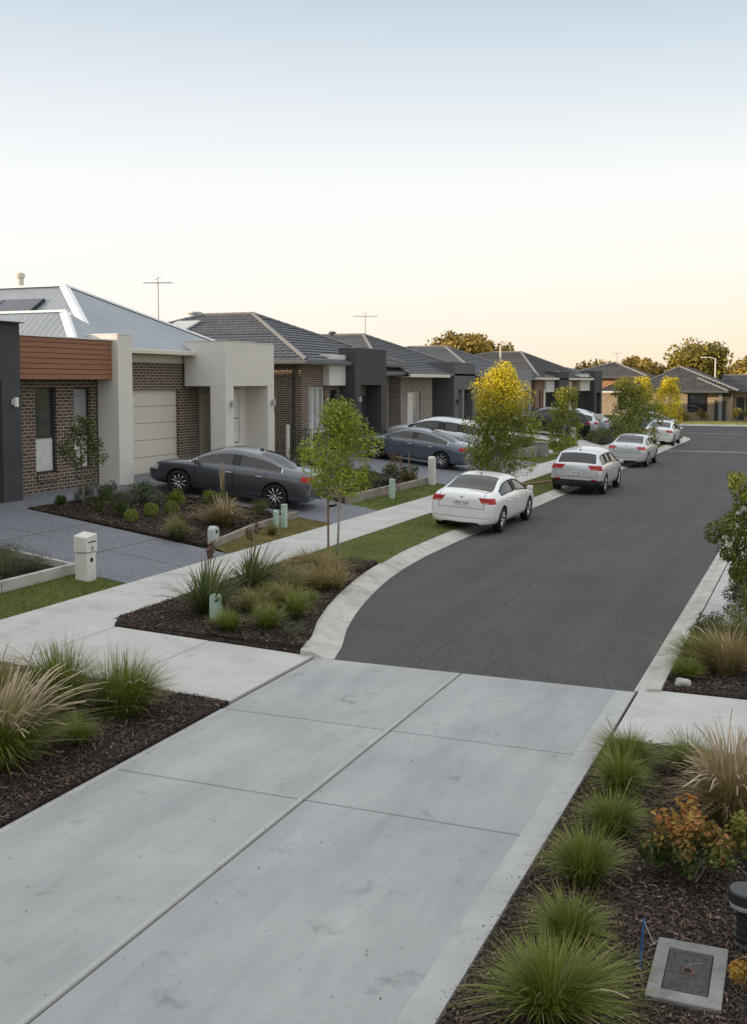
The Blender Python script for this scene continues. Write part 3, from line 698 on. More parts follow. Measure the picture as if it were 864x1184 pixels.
for lb, x, y, h, r, pal, n in (
    ('bright grass tuft at the front left of the island bed, below the green pillar', -7.93, 13.62, .40, .30, 'green', 900),
    ('bright grass tuft in the front middle of the island bed', -7.46, 13.92, .48, .31, 'green', 1000),
    ('rightmost of the bright front grass tufts in the island bed', -7.42, 14.75, .52, .30, 'green', 1000),
    ('yellowish low grass behind the front tufts of the island bed', -8.25, 14.95, .42, .42, 'mixed', 900),
    ('yellowish grass in the middle of the island bed beside the flax', -7.95, 15.5, .46, .42, 'mixed', 900),
    ('straw grass near the kerb bend of the island bed', -8.05, 16.9, .56, .40, 'tan', 800),
    ('straw grass at the back of the island bed by the street tree', -8.3, 18.0, .56, .42, 'tan', 800),
    ('straw grass beside the footpath in the island bed', -8.95, 17.5, .52, .36, 'tan', 700),
    ('straw grass left of the street tree stake', -9.3, 19.0, .42, .34, 'tan', 600),
    ('straw grass just inside the kerb bend of the island bed', -7.85, 17.2, .50, .36, 'tan', 800),
    ('yellowish low grass between the flax plants and the kerb', -8.35, 15.7, .42, .40, 'mixed', 800),
    ('straw grass at the very back of the island bed beside the lawn', -8.8, 18.7, .52, .40, 'tan', 800),
    ('yellowish grass at the right of the rear flax', -8.4, 16.4, .50, .40, 'mixed', 800),
    ('small bright green tuft near the kerb in the island bed', -7.72, 15.9, .28, .19, 'green', 500)):
    tuft(lb, x, y, h, r, pal, int(n * .62), .0058, .75, group=gi)
shrub('low grey green ground shrub at the front of the island bed', -6.95, 13.75, .17, .27, [(.09, .10, .06), (.12, .12, .07)], 900, .016)
shrub('grey green low shrub at the back of the island bed by the kerb', -8.25, 18.9, .30, .30, [(.10, .11, .06), (.13, .13, .08)], 900, .016)
# garden of the cream house
BALL = [(.16, .21, .025), (.20, .25, .03), (.12, .17, .02)]
gb_ = 'clipped ball shrubs in the cream house garden'
shrub('round lime ball shrub nearest the grey driveway', -14.5, 20.55, .31, .19, BALL, 1500, .014, tight=True, name='ball_shrub', cat='ball shrub', group=gb_)
shrub('middle lime ball shrub in the row of small balls', -14.6, 21.5, .34, .18, BALL, 1400, .014, tight=True, name='ball_shrub', cat='ball shrub', group=gb_)
shrub('right ball shrub of the row, beside the bright shrub', -14.5, 22.2, .33, .19, BALL, 1400, .014, tight=True, name='ball_shrub', cat='ball shrub', group=gb_)
GG = [(.10, .12, .085), (.14, .155, .11), (.08, .10, .06)]
for lb, x, y, h, r, c in (
    ('bright green low shrub near the grey sedan front wheel', -15.15, 23.4, .40, .32, BALL), ('large grey green shrub in front of the cream pillar', -15.6, 21.9, .62, .42, GG),
    ('mid green shrub left of the grey green shrub', -15.7, 21.1, .50, .33, DKG), ('dark shrub below the grey green shrub', -15.05, 20.95, .42, .28, DKG), ('tiny shrub alone at the left tip of the cream house garden', -16.35, 20.4, .36, .17, DKG),
    ('shrub at the back of the garden by the grey sedan bonnet', -16.1, 23.5, .46, .36, DKG), ('grey green shrub beside the driveway wall at the back', -16.5, 22.3, .5, .36, GG), ('shrub beside the grey sedan sill', -14.2, 24.1, .42, .36, DKG),
    ('grey green shrub in the middle of the cream house garden', -15.3, 22.7, .46, .36, GG), ('low dark shrub between the ball shrubs and the meter box', -13.6, 21.0, .26, .3, DKG), ('low olive shrub by the large straw mound', -13.4, 22.9, .4, .34, [(.12, .13, .05), (.15, .14, .06)]), ('grey green shrub against the paving left of the cream pillar', -16.5, 21.5, .46, .34, GG), ('dark green shrub at the back behind the bright low shrub', -15.9, 22.9, .52, .36, DKG), ('bright green shrub beside the middle of the sedan', -14.6, 24.3, .40, .32, BALL), ('low weedy shrub in front of the sedan rear wheel', -13.1, 24.0, .38, .34, [(.11, .12, .04), (.14, .13, .05)])):
    shrub(lb, x, y, h, r, c, 1300, .020)
tuft('pale rounded grass tuft by the meter box', -12.85, 19.95, .62, .38, 'pale', 700, .006, .85)
tuft('large straw grass mound below the grey sedan', -12.95, 22.0, .78, .58, 'tan', 1000, .0062, .85, plume=40, plumecol=pk)
tuft('thin dry upright seed stalks beside the grey sedan door', -13.9, 23.6, 1.15, .12, 'tan', 26, .005, .2, hmin=.6, plume=12, plumecol=pk, name='dry_stalks', cat='dry stalks')
tuft('small green grass clump on the dry lawn by the green posts', -11.75, 22.2, .36, .24, 'mixed', 400, .004)
# bed by the letterbox
LAV = [(.10, .13, .065), (.075, .10, .05), (.14, .16, .10)]
for i, (x, y, h, r) in enumerate(((-12.95, 15.4, .36, .32), (-13.1, 14.8, .55, .42), (-13.5, 15.3, .52, .42), (-13.9, 15.0, .58, .45), (-13.1, 14.1, .5, .4), (-14.4, 15.4, .5, .4), (-13.6, 14.2, .6, .45))):
    tuft('grey green lavender bush in the low hedge behind the concrete edging', x, y, h, r, 'pale', 10, .003, group='lavender bushes in the hedge') if False else None
    V, F, C = leaf_cloud([(random.uniform(-.6, .6) * r, random.uniform(-.6, .6) * r, h * random.uniform(.35, .7)) for _ in range(9)], [.16] * 9, 1500, .02, LAV, up=.9, aspect=.22, shell=.2)
    root = thing('lavender_bush', 'grey green lavender bush in the low hedge behind the concrete edging', 'lavender', (x, y, T(x, y) + .03), 'lavender bushes in the hedge')
    link('leaves', fast_mesh('leaves', V, F, C), 'foliage').parent = root
    link('flower_stem', blades_mesh('flower_stem', 90, h * 1.08, r * .9, .003, *PAL['pale'], droop=.2, stiff=.8), 'foliage').parent = root
# garden of the brick house
mixg = [(.09, .11, .035), (.12, .14, .045), (.14, .12, .05)]
for lb, x, y, h, r, c in (
    ('olive shrub at the left of the brick house garden, under the stake tree', -12.85, 29.2, .62, .5, mixg), ('yellow green shrub behind the timber edging by the footpath', -12.9, 30.4, .75, .5, BALL), ('dark shrub in the middle of the brick house garden', -13.3, 31.3, .8, .5, DKG),
    ('rounded grey green shrub in front of the slate sedan', -12.9, 32.2, .5, .36, GG), ('olive shrub right of the grey green shrub by the slate sedan', -13.1, 33.1, .7, .45, mixg), ('low orange tinged shrub by the short stakes', -12.75, 33.9, .45, .34, [(.16, .12, .04), (.11, .12, .04)]),
    ('shrub beside the white bollard at the end of the garden', -13.1, 34.7, .55, .4, DKG), ('shrub at the back of the garden near the metal fence', -15.2, 30.2, .7, .55, mixg), ('dark shrub against the brick house window', -16.3, 33.2, .9, .6, DKG),
    ('wide shrub between the two driveways behind the tree', -14.3, 31.8, .8, .6, DKG), ('leafy shrub in front of the brick house corner', -15.6, 34.3, .8, .5, mixg)):
    shrub(lb, x, y, h, r, c, 1000, .028)
shrub('thin brown dying sapling by the slate sedan door', -13.05, 33.3, 1.35, .3, [(.16, .12, .06), (.11, .10, .04), (.22, .13, .05)], 420, .03, name='sapling', cat='sapling')
# gardens further along
far_l = ['leafy garden shrub along the far driveways, among many alike']
for i in range(26):
    y = 47.4 + i * 1.22 + random.uniform(-.3, .3); x = random.choice([-12.9, -13.6, -14.6, -16.2]) + random.uniform(-.4, .4)
    if 52.3 < y < 54.4 or 58 < y < 66.5 and x < -12.8: x, y = -12.0 - random.random() * .4, y + 0
    if 57.2 < y < 62: continue
    hh = random.uniform(.4, 1.0)
    shrub('leafy garden shrub along the far driveways, among many alike', x, y, hh, hh * .75, random.choice([DKG, mixg, mixg, BALL, [(.16, .11, .05), (.12, .11, .04)]]), 420, .045, nc=6, group='shrubs along the far gardens')
# right foreground bed
gr = 'grass tufts along the driveway edge'
for lb, x, y, h, r, n, lean in (
    ('grass tuft at the far end of the driveway edge row', -1.66, 10.55, .46, .36, 1300, (0, 0)), ('second grass tuft from the far end of the driveway edge row', -1.62, 9.85, .46, .32, 1300, (0, 0)), ('third grass tuft along the driveway edge', -1.52, 8.85, .46, .28, 1300, (0, 0)),
    ('round grass tuft in the middle of the driveway edge row', -1.55, 7.9, .50, .29, 1500, (0, 0)), ('loose paler grass tuft behind the nearest big tuft', -1.45, 6.95, .46, .28, 1200, (0, 0)), ('nearest big fountain grass at the bottom edge', -1.38, 6.10, .54, .40, 2300, (.03, 0))):
    tuft(lb, x, y, h, r, 'green', int(n * .75), .0034, .8, seg=7, group=gr, lean=lean, plume=9 if r > .4 else 2, plumecol=[(.30, .24, .15), (.38, .31, .20)])
tuft('lone green tuft beside the crossing path in the right bed', -1.08, 10.6, .50, .30, 'green', 1000, .0028, .85, seg=6)
tuft('large straw fountain grass drooping at the right edge', -.62, 9.55, .80, .52, 'tan', 1700, .0034, .95, seg=7, plume=120, plumecol=pk, name='fountain_grass', cat='fountain grass')
ORG = [(.55, .20, .05), (.50, .26, .07), (.42, .13, .05), (.52, .34, .08)]
shrub('nandina shrub with orange tips over dark green leaves', -.84, 8.25, .60, .42, [(.05, .085, .02), (.08, .11, .025)], 2300, .025, nc=26, topcols=ORG, rs=.62, name='nandina_shrub', cat='nandina')
shrub('yellow green branch of shrub at the right edge above the bollard light', -.42, 8.75, .50, .22, [(.20, .20, .04), (.28, .24, .05), (.12, .14, .03)], 700, .024, nc=8)
shrub('small orange yellow plant beside the drain pit', -.34, 6.85, .22, .13, [(.45, .28, .05), (.50, .22, .05), (.35, .28, .06)], 380, .018, nc=6)
# right bed across the crossing path
ROSE = [(.11, .15, .024), (.155, .20, .03), (.20, .235, .04)]
def rose_bush():
    x, y = -.92, 18.3; root = thing('rose_bush', 'tall leafy rose bush with a few white blooms at the right edge', 'rose bush', (x, y, .05))
    cen = []; rad = []; mb = MB()
    for i in range(34):
        z = .35 + 1.9 * (i + random.random()) / 34; q = .62 * math.sqrt(random.random()) * (1.0 - .35 * abs(z - 1.2)); a = i * 2.4
        c = (q * math.cos(a), q * math.sin(a), z); cen.append(c); rad.append(random.uniform(.13, .25))
        mb.tube([(c[0] * .15, c[1] * .15, 0), (c[0] * .55, c[1] * .55, z * .6), c], [.014, .009, .004], 5)
    V, F, C = leaf_cloud(cen, rad, 7800, .034, ROSE, shell=.2, topcols=[(.20, .21, .04), (.16, .18, .035)], topz=(1.4, 2.3), aspect=.62)
    link('leaves', fast_mesh('leaves', V, F, C), 'foliage').parent = root; mb.build('stem', 'bark').parent = root
    for q in ((-.45, -.30, 1.28), (-.38, -.38, 1.18), (-.50, -.22, 1.15), (-.18, -.42, 1.75), (-.25, -.40, 1.68), (-.30, -.40, 1.40)):
        V, F, C = leaf_cloud([q], [.045], 46, .022, [(.74, .70, .64), (.72, .64, .58)], shell=.1, aspect=.8)
        link('bloom', fast_mesh('bloom', V, F, C), 'foliage').parent = root
rose_bush()
shrub('dark purplish twiggy shrub below the rose bush', -1.12, 17.6, .72, .40, [(.075, .075, .055), (.05, .06, .035), (.11, .085, .07)], 1700, .018, nc=12)
shrub('rounded green shrub beside the right kerb', -1.45, 16.2, .46, .28, [(.06, .09, .035), (.09, .12, .05)], 1500, .017, nc=10)
tuft('large straw grass mound in the right bed by the road', -1.05, 14.45, .70, .46, 'tan', 1600, .003, .85, seg=6, plume=30, plumecol=pk)
tuft('green grass left of the straw mound, against the right kerb', -1.42, 14.75, .56, .44, 'green', 1400, .0036, .8)
tuft('low bright tuft at the corner of the right bed', -1.5, 14.05, .34, .28, 'green', 900, .003, .8)
tuft('dark green grass behind the straw mound at the right edge', -.85, 15.9, .66, .48, 'deep', 1300, .0034, .7)
shrub('olive shrub under the rose bush at the right edge', -.75, 16.9, .95, .48, ROSE, 1800, .026, nc=12)
# trees: yellow crown tops have low sunlight painted into the leaf colour
tree('small dark green street tree in the cream house garden', -16.25, 21.1, 2.3, 1.15, .95, DKG + [(.12, .13, .03)], 1700, .034, 22, seed=3, trunk=.03, name='garden_tree', bark='bark')
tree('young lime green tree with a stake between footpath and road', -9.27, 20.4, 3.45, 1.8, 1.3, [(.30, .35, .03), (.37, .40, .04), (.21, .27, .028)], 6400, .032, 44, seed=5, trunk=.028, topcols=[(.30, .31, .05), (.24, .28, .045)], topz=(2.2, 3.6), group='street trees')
tree('large street tree with top coloured sunlit yellow behind the white sedan', -9.2, 32.4, 4.35, 2.5, .8, GRN, 16000, .039, 80, rscale=1.0, seed=8, topcols=YEL, topz=(2.55, 3.25), group='street trees')
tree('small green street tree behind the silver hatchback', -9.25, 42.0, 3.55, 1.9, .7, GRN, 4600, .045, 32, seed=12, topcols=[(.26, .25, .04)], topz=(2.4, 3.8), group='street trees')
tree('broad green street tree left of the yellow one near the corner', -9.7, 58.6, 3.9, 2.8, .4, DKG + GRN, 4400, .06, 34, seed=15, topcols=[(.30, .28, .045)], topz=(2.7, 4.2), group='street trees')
tree('green street tree with spire top coloured sunlit yellow near the corner', -9.2, 62.5, 4.1, 2.8, .4, GRN, 4400, .06, 34, seed=19, topcols=YEL, topz=(2.3, 3.9), group='street trees')
tree('bright yellow street tree with pale trunk at the corner', -10.9, 86.5, 4.2, 3.0, 1.0, YEL, 2800, .085, 30, seed=23, trunk=.06, group='street trees')
GUM = [(.30, .21, .05), (.38, .27, .06), (.19, .15, .045), (.44, .31, .075)]
fg = 'big trees on the skyline'
tree('broad golden gum tree rising behind the middle rooftops', -38.6, 122, 8.8, 12.6, 5.0, GUM, 4600, .28, 56, name='gum_tree', seed=31, trunk=.25, shape='dome', bark='bark', group=fg, rscale=.62)
tree('largest dense domed tree behind the wide house', -13.6, 138, 7.9, 9.8, 2.2, [(.27, .22, .045), (.36, .28, .055), (.17, .15, .035)], 6500, .26, 60, name='gum_tree', seed=33, trunk=.3, shape='dome', bark='bark', group=fg)
tree('domed golden tree left of the largest tree', -21.0, 138, 6.4, 6.4, 2.6, GUM, 3600, .26, 40, name='gum_tree', seed=35, trunk=.2, shape='dome', bark='bark', group=fg)
tree('low golden tree behind the two storey house', -27.0, 136, 5.6, 7.0, 2.2, GUM, 3200, .26, 40, name='gum_tree', seed=37, trunk=.2, shape='dome', bark='bark', group=fg)
tree('golden tree cut off by the right edge behind the wide house', -7.2, 134, 6.4, 6.5, 2.0, GUM, 3200, .26, 40, name='gum_tree', seed=39, trunk=.2, shape='dome', bark='bark', group=fg)
for i, (x, y, h, w_) in enumerate(((-17, 150, 4.8, 9), (-33, 142, 5.2, 7), (0, 140, 5.0, 9), (9, 138, 6, 10), (-46, 140, 6.0, 9), (-24, 152, 4.8, 9))):
    tree('low distant tree in the golden tree line on the horizon', x, y, h, w_, 1.2, GUM, 1600, .32, 26, name='distant_tree', seed=50 + i, trunk=.2, shape='dome', bark='bark', group='distant tree line')
for lb, x, y, h, r, c in (('golden hedge in front of the wide house window', -11.6, 102.6, 1.0, 1.2, [(.26, .20, .05), (.18, .15, .04)]), ('upright yellow shrub on the far verge', -7.0, 102.0, 1.4, .6, [(.40, .32, .05), (.30, .25, .05)]), ('olive shrub at the right end of the far verge', -6.0, 102.6, 1.3, .7, [(.16, .14, .05)]),
    ('reddish shrub by the wide house wall', -10.2, 103.2, 1.2, .7, [(.20, .13, .05), (.24, .16, .05)]), ('dark hedge under the two storey house', -15.5, 103.0, 1.3, 1.6, DKG), ('shrub behind the yellow corner tree', -13.2, 102.2, 1.2, 1.3, DKG)):
    shrub(lb, x, y, h, r, c, 700, .075, nc=10)

# ------------------------------------------------------------------ houses
def wall_x(mb, X, y0, y1, z0, z1, holes=(), t=.22, mi=0):
    """wall facing +X with its outer face at X; holes = (y0,y1,z0,z1)"""
    ys = sorted(set([y0, y1] + [h[0] for h in holes] + [h[1] for h in holes]))
    for a, b in zip(ys, ys[1:]):
        zs = [(z0, z1)]
        for h in holes:
            if h[0] <= a + 1e-6 and h[1] >= b - 1e-6:
                zs = [q for s in zs for q in ((s[0], min(s[1], h[2])), (max(s[0], h[3]), s[1])) if q[1] - q[0] > 1e-4]
        for c, d in zs: mb.box(X - t, X, a, b, c, d, mi)
def wall_y(mb, Y, x0, x1, z0, z1, holes=(), t=.22, mi=0):
    """wall facing -Y with its outer face at Y"""
    xs = sorted(set([x0, x1] + [h[0] for h in holes] + [h[1] for h in holes]))
    for a, b in zip(xs, xs[1:]):
        zs = [(z0, z1)]
        for h in holes:
            if h[0] <= a + 1e-6 and h[1] >= b - 1e-6:
                zs = [q for s in zs for q in ((s[0], min(s[1], h[2])), (max(s[0], h[3]), s[1])) if q[1] - q[0] > 1e-4]
        for c, d in zs: mb.box(a, b, Y, Y + t, c, d, mi)
def window(par, axis, c, a0, a1, z0, z1, fr='dark_frame', pane='window_glass', low='window_glass', split=.42, inset=.09, mull=0, label=None, f=.05):
    """framed window in a hole of a wall whose outer face is at c (axis 'x' faces +X, 'y' faces -Y)"""
    def bx(mb, u0, u1, za, zb, d0, d1):
        if axis == 'x': mb.box(c - inset - d1, c - inset - d0, u0, u1, za, zb)
        else: mb.box(u0, u1, c + inset + d0, c + inset + d1, za, zb)
    mb = MB(); bx(mb, a0, a0 + f, z0, z1, 0, .07); bx(mb, a1 - f, a1, z0, z1, 0, .07)
    bx(mb, a0 + f, a1 - f, z0, z0 + f, 0, .07); bx(mb, a0 + f, a1 - f, z1 - f, z1, 0, .07)
    zs = z0 + (z1 - z0) * split if split else None
    if zs: bx(mb, a0 + f, a1 - f, zs - f / 2, zs + f / 2, -.004, .07)
    for k in range(mull):
        u = a0 + (a1 - a0) * (k + 1) / (mull + 1); bx(mb, u - f / 2, u + f / 2, z0 + f, z1 - f, -.002, .066)
    fo = mb.build('window', fr, par)
    if label: fo['label'] = label
    mb = MB(); bx(mb, a0 + f, a1 - f, zs or z0 + f, z1 - f, .03, .05); mb.build('pane', pane, fo)
    if zs: mb = MB(); bx(mb, a0 + f, a1 - f, z0 + f, zs, .025, .045); mb.build('pane', low, fo)
    return fo
def slope(mb, A, B, Cc, D, n=0, rise=.03, mi=0):
    """roof plane: eave A->B, upper edge D->C (D above A, C above B). n tile courses, each lifted at its lower edge"""
    A, B, Cc, D = map(Vector, (A, B, Cc, D)); e = (B - A).normalized(); nr = (B - A).cross((D + Cc) / 2 - A).normalized()
    if nr.z < 0: nr = -nr
    up = nr.cross(e); up = up if up.z > 0 else -up
    def uv(p): q = p - A; return (q.dot(e) + 50.13, q.dot(up) + 50.17)
    def quad(p):
        pts = [p[0], p[1], p[2]] if (p[2] - p[3]).length < 1e-4 else list(p)
        fn = (Vector(pts[1]) - Vector(pts[0])).cross(Vector(pts[2]) - Vector(pts[0]))
        if fn.dot(nr) < 0: pts = pts[::-1]
        mb.face(pts, mi, [uv(q) for q in pts])
    if not n: quad((A, B, Cc, D)); return
    for i in range(n):
        t0, t1 = i / n, (i + 1) / n
        a, b, c, d = A.lerp(D, t0), B.lerp(Cc, t0), B.lerp(Cc, t1), A.lerp(D, t1)
        quad((a + nr * rise, b + nr * rise, c, d)); mb.face([a, b, b + nr * rise, a + nr * rise], mi, [uv(a)] * 4)
def caps(mb, a, b, r=.09, step=.38):
    a, b = Vector(a), Vector(b); L = (b - a).length; n = max(1, int(L / step)); d = (b - a) / n
    for i in range(n):
        p = a + d * i; mb.tube([p + Vector((0, 0, .02)), p + d * 1.04 + Vector((0, 0, .045))], [r, r * .86], 7)
def roof_x(par, x0, x1, y0, y1, ze, xa, ya, zr, mat, tiled=True, back='hip', gut='grey_gutter', capmat='ridge_tile', fascia=True, xb=None, rise=.035):
    """hip roof with its ridge along X; front apex (xa, ya, zr), front eave x1, back eave x0"""
    mb = MB(); xb = xb if xb is not None else (x0 + (x1 - xa) if back == 'hip' else x0)
    a, b = (xa, ya, zr), (xb, ya, zr); f0, f1, b0, b1 = (x1, y0, ze), (x1, y1, ze), (x0, y0, ze), (x0, y1, ze)
    n = max(6, int(math.hypot(zr - ze, (y1 - y0) / 2) / .32)) if tiled else 0
    slope(mb, f0, f1, a, a, n, rise); slope(mb, b0, f0, a, b, n, rise); slope(mb, f1, b1, b, a, n, rise); slope(mb, b1, b0, b, b, n, rise)
    mb.recalc = False; ro = mb.build('roof', mat, par)
    cb = MB()
    if tiled:
        for e in (f0, f1): caps(cb, e, a)
        caps(cb, b, a); caps(cb, b0, b); caps(cb, b1, b); cb.build('ridge_cap', capmat, ro)
    gb = MB(); h = .13
    gb.box(x1 - .015, x1 + .1, y0 - .1, y1 + .1, ze - h, ze + .01); gb.box(x0, x1 - .016, y0 - .1, y0 + .015, ze - h, ze + .01); gb.box(x0, x1 - .016, y1 - .015, y1 + .1, ze - h, ze + .01)
    gb.build('gutter', gut, ro, bevel=.02)
    sb = MB(); sb.box(x0 + .02, x1 - .02, y0 + .02, y1 - .02, ze - h - .015, ze - h + .01); sb.build('soffit', 'trim_cream', ro)
    return ro
def antenna(par, x, y, z0, z1, wd=1.3, yaw=.3, mat='galv'):
    mb = MB(); mb.tube([(x, y, z0), (x, y, z1)], .028, 6); c, s = math.cos(yaw), math.sin(yaw)
    mb.tube([(x - c * wd / 2, y - s * wd / 2, z1 - .02), (x + c * wd / 2, y + s * wd / 2, z1 - .02)], .02, 6)
    for i in range(9):
        t = -wd / 2 + wd * (i + .5) / 9; l = .16 + .02 * i
        mb.tube([(x + c * t + s * l, y + s * t - c * l, z1 - .02), (x + c * t - s * l, y + s * t + c * l, z1 - .02)], .007, 4)
    mb.tube([(x, y, z1 - .04), (x, y, z1 + .2)], .014, 5); mb.tube([(x - .14, y, z1 + .08), (x + .14, y, z1 + .17)], .012, 5)
    return mb.build('tv_antenna', mat, par)
def wall_lamp(par, x, y, z, mat='galv'):
    mb = MB(); mb.box(x, x + .05, y - .05, y + .05, z - .07, z + .07); mb.tube([(x + .1, y, z - .11), (x + .1, y, z + .11)], .055, 10); return mb.build('wall_lamp', mat, par, bevel=.006)
PADZ = .95
def base_below(z): return z - .5

# --- charcoal house at the left edge
hc = thing('charcoal_house', 'charcoal rendered house front with a wall lamp, cut off at the left edge', 'house', (-22, 12, PADZ))
mb = MB(); wall_x(mb, -17.72, 2.6, 20.72, .4, 5.2, [(14.9, 20.07, .4, 3.82)], .5); mb.box(-18.2, -17.72, 14.7, 14.9, .4, .45)
mb.box(-30, -18.21, 20.25, 20.718, .4, 4.6); mb.box(-30, -18.21, 2.6, 3.0, .4, 4.6); mb.box(-30, -29.6, 3.0, 20.25, .4, 4.6)
mb.build('wall', 'charcoal_render', hc, bevel=.01)
mb = MB(); mb.box(-18.75, -18.5, 14.5, 20.24, .5, 3.9); gd = mb.build('garage_door', 'dark_frame', hc)
MB().box(-17.74, -17.68, 20.1, 20.74, .925, .965).build('plinth', 'kerb_concrete', hc)
wall_lamp(hc, -17.72, 20.44, 3.33, 'white_frame')
roof_x(hc, -30.5, -18.3, 2.3, 20.6, 4.75, -23.5, 11.0, 7.1, 'slate_tile')
MB().box(-17.76, -17.6, 2.6, 20.74, 5.2, 5.225).build('parapet_cap', 'charcoal_render', hc)

# --- cream rendered house with metal roof
h1 = thing('cream_house', 'cream rendered house with pale metal roof, timber panel and cream garage door', 'house', (-20, 27.5, PADZ))
mb = MB()
wall_x(mb, -18.5, 20.75, 25.0, .5, 4.6, [(22.15, 22.98, 1.45, 3.67), (23.7, 24.42, 1.45, 3.67)], .25)
wall_x(mb, -19.45, 25.02, 31.55, .5, 4.62, [(25.5, 30.3, .5, 3.57)], .25)
mb.box(-32, -18.76, 20.75, 20.98, .5, 4.6); mb.box(-32, -19.71, 33.6, 33.84, .5, 4.6); mb.box(-32, -31.8, 20.99, 33.59, .5, 4.6)
mb.box(-19.44, -18.51, 24.72, 24.99, .5, 4.6)
mb.build('wall', 'brown_brick', h1)
for a, b in ((22.15, 22.98), (23.7, 24.42)):
    mb = MB(); nb = int((b - a) / .086)
    for i in range(nb): mb.box(-18.55, -18.44, a + (b - a) * i / nb + .005, a + (b - a) * (i + 1) / nb - .005, 1.25, 1.448)
    mb.build('brick_sill', 'brown_brick', h1, bevel=.005)
window(h1, 'x', -18.5, 22.15, 22.98, 1.45, 3.67, low='blind', pane='reflect_glass', split=.42)
window(h1, 'x', -18.5, 23.7, 24.42, 1.45, 3.67, low='blind', pane='sheer', split=.42)
# timber cladding panel
mb = MB(); nb = 8
for i in range(nb): mb.box(-18.32, -17.93 - .006 * (i % 2), 20.76, 24.62, 3.87 + 1.06 * i / nb + .006, 3.87 + 1.06 * (i + 1) / nb - .006)
cl = mb.build('timber_panel', 'timber_cladding', h1, bevel=.006)
MB().box(-18.6, -18.0, 20.76, 24.64, 3.872, 4.9).build('panel_backing', 'dark_frame', cl)
MB().box(-18.7, -17.9, 20.76, 24.64, 4.932, 4.965).build('capping', 'zinc_flashing', cl)
# blade pillar
MB().box(-18.45, -17.75, 24.66, 25.32, .5, 5.10).build('pillar', 'cream_render', h1, bevel=.012)
MB().box(-19.9, -17.74, 24.65, 25.33, 5.102, 5.125).build('pillar_capping', 'zinc_flashing', h1)
MB().box(-20.2, -18.452, 24.66, 25.32, 4.6, 5.10).build('parapet', 'cream_render', h1)
mb = MB()
for i in range(5): mb.box(-19.62, -19.56, 25.45, 30.35, .93 + .53 * i, .93 + .53 * (i + 1) - .012)
gd = mb.build('garage_door', 'garage_cream', h1, bevel=.008)
MB().box(-19.66, -19.62, 25.4, 30.4, .8, 3.7).build('door_backing', 'joint', gd)
MB().box(-19.6, -19.44, 25.02, 31.5, 4.42, 4.66).build('fascia', 'trim_cream', h1)
# portico box
mb = MB(); XP = -17.8
mb.box(-19.35, XP, 30.5, 33.85, 3.67, 5.12)
mb.box(-18.38, XP, 30.5, 31.02, .5, 3.668); mb.box(-18.62, XP, 33.38, 33.85, .5, 3.668)
mb.box(-18.80, -18.62, 31.65, 33.85, .5, 3.668)
mb.build('portico', 'cream_render', h1, bevel=.01)
MB().box(-19.36, XP + .012, 30.488, 33.862, 5.122, 5.145).build('portico_capping', 'trim_cream', h1)
window(h1, 'x', -18.53, 32.38, 32.80, 1.72, 3.6, 'dark_frame', 'window_glass', 'window_glass', .45, f=.03)
MB().box(-18.62, -18.5, 31.66, 33.37, 1.3, 1.55).build('portico_sill', 'cream_render', h1)
d = MB().box(-19.66, -19.6, 31.58, 32.5, .93, 3.3).build('front_door', 'door_cream', h1)
MB().box(-19.68, -19.58, 31.5, 31.575, .93, 3.4).box(-19.68, -19.58, 32.505, 32.6, .93, 3.4).box(-19.68, -19.58, 31.576, 32.504, 3.305, 3.4).build('door_frame', 'trim_cream', d)
MB().box(-19.9, -19.69, 31.5, 33.6, .5, 4.5).build('porch_wall', 'cream_render', h1)
MB().tube([(-19.55, 32.4, 1.7), (-19.55, 32.4, 2.1)], .02, 8).build('handle', 'galv', d)
wall_lamp(h1, XP, 30.8, 3.1); wall_lamp(h1, XP, 33.65, 3.1)
# metal roofs
mb = MB(); xe, xk = -19.0, -32
a, b = (-22.6, 28.6, 6.9), (-29.5, 28.6, 6.9)
F0, F1, B0, B1 = (xe, 25.4, 4.78), (xe, 34.25, 4.78), (xk, 25.4, 4.78), (xk, 34.25, 4.78)
slope(mb, F0, F1, a, a); slope(mb, B0, F0, a, b); slope(mb, F1, B1, b, a); slope(mb, B1, B0, b, b)
a2, b2 = (-19.9, 25.2, 5.80), (-29.5, 25.2, 5.80); G0, G1, H0_ = (-18.5, 23.9, 4.72), (-18.5, 25.32, 5.12), (-32, 22.4, 4.70)
slope(mb, G0, G1, a2, a2); slope(mb, H0_, G0, a2, b2)
slope(mb, (-19.0, 25.6, 4.80), (-30, 25.6, 5.3), b2, a2)
mb.recalc = False; r1 = mb.build('roof', 'metal_roof', h1)
def flash(mb, a, b, w=.16):
    a, b = Vector(a), Vector(b); d = (b - a).normalized(); s = d.cross(Vector((0, 0, 1))).normalized(); u = s.cross(d)
    if u.z < 0: u = -u
    mb.tube([a + u * .03, b + u * .03], .035, 7)
    for k in (-1, 1): mb.face([a + u * .03, b + u * .03, b + s * k * w - u * (w * .42) + u * .03, a + s * k * w - u * (w * .42) + u * .03])
mb = MB(); flash(mb, a, F0, .17); flash(mb, a2, Vector(a2).lerp(Vector(G0), 1.0), .17); flash(mb, a, F1, .10); flash(mb, b, a, .12); flash(mb, b2, a2, .10)
mb.build('ridge_cap', 'zinc_flashing', r1)
MB().box(-19.02, -18.9, 25.34, 30.6, 4.66, 4.80).build('gutter', 'trim_cream', r1, bevel=.02)
MB().box(-31, -18.95, 20.8, 24.6, 4.55, 4.62).build('flat_roof', 'grey_gutter', h1)
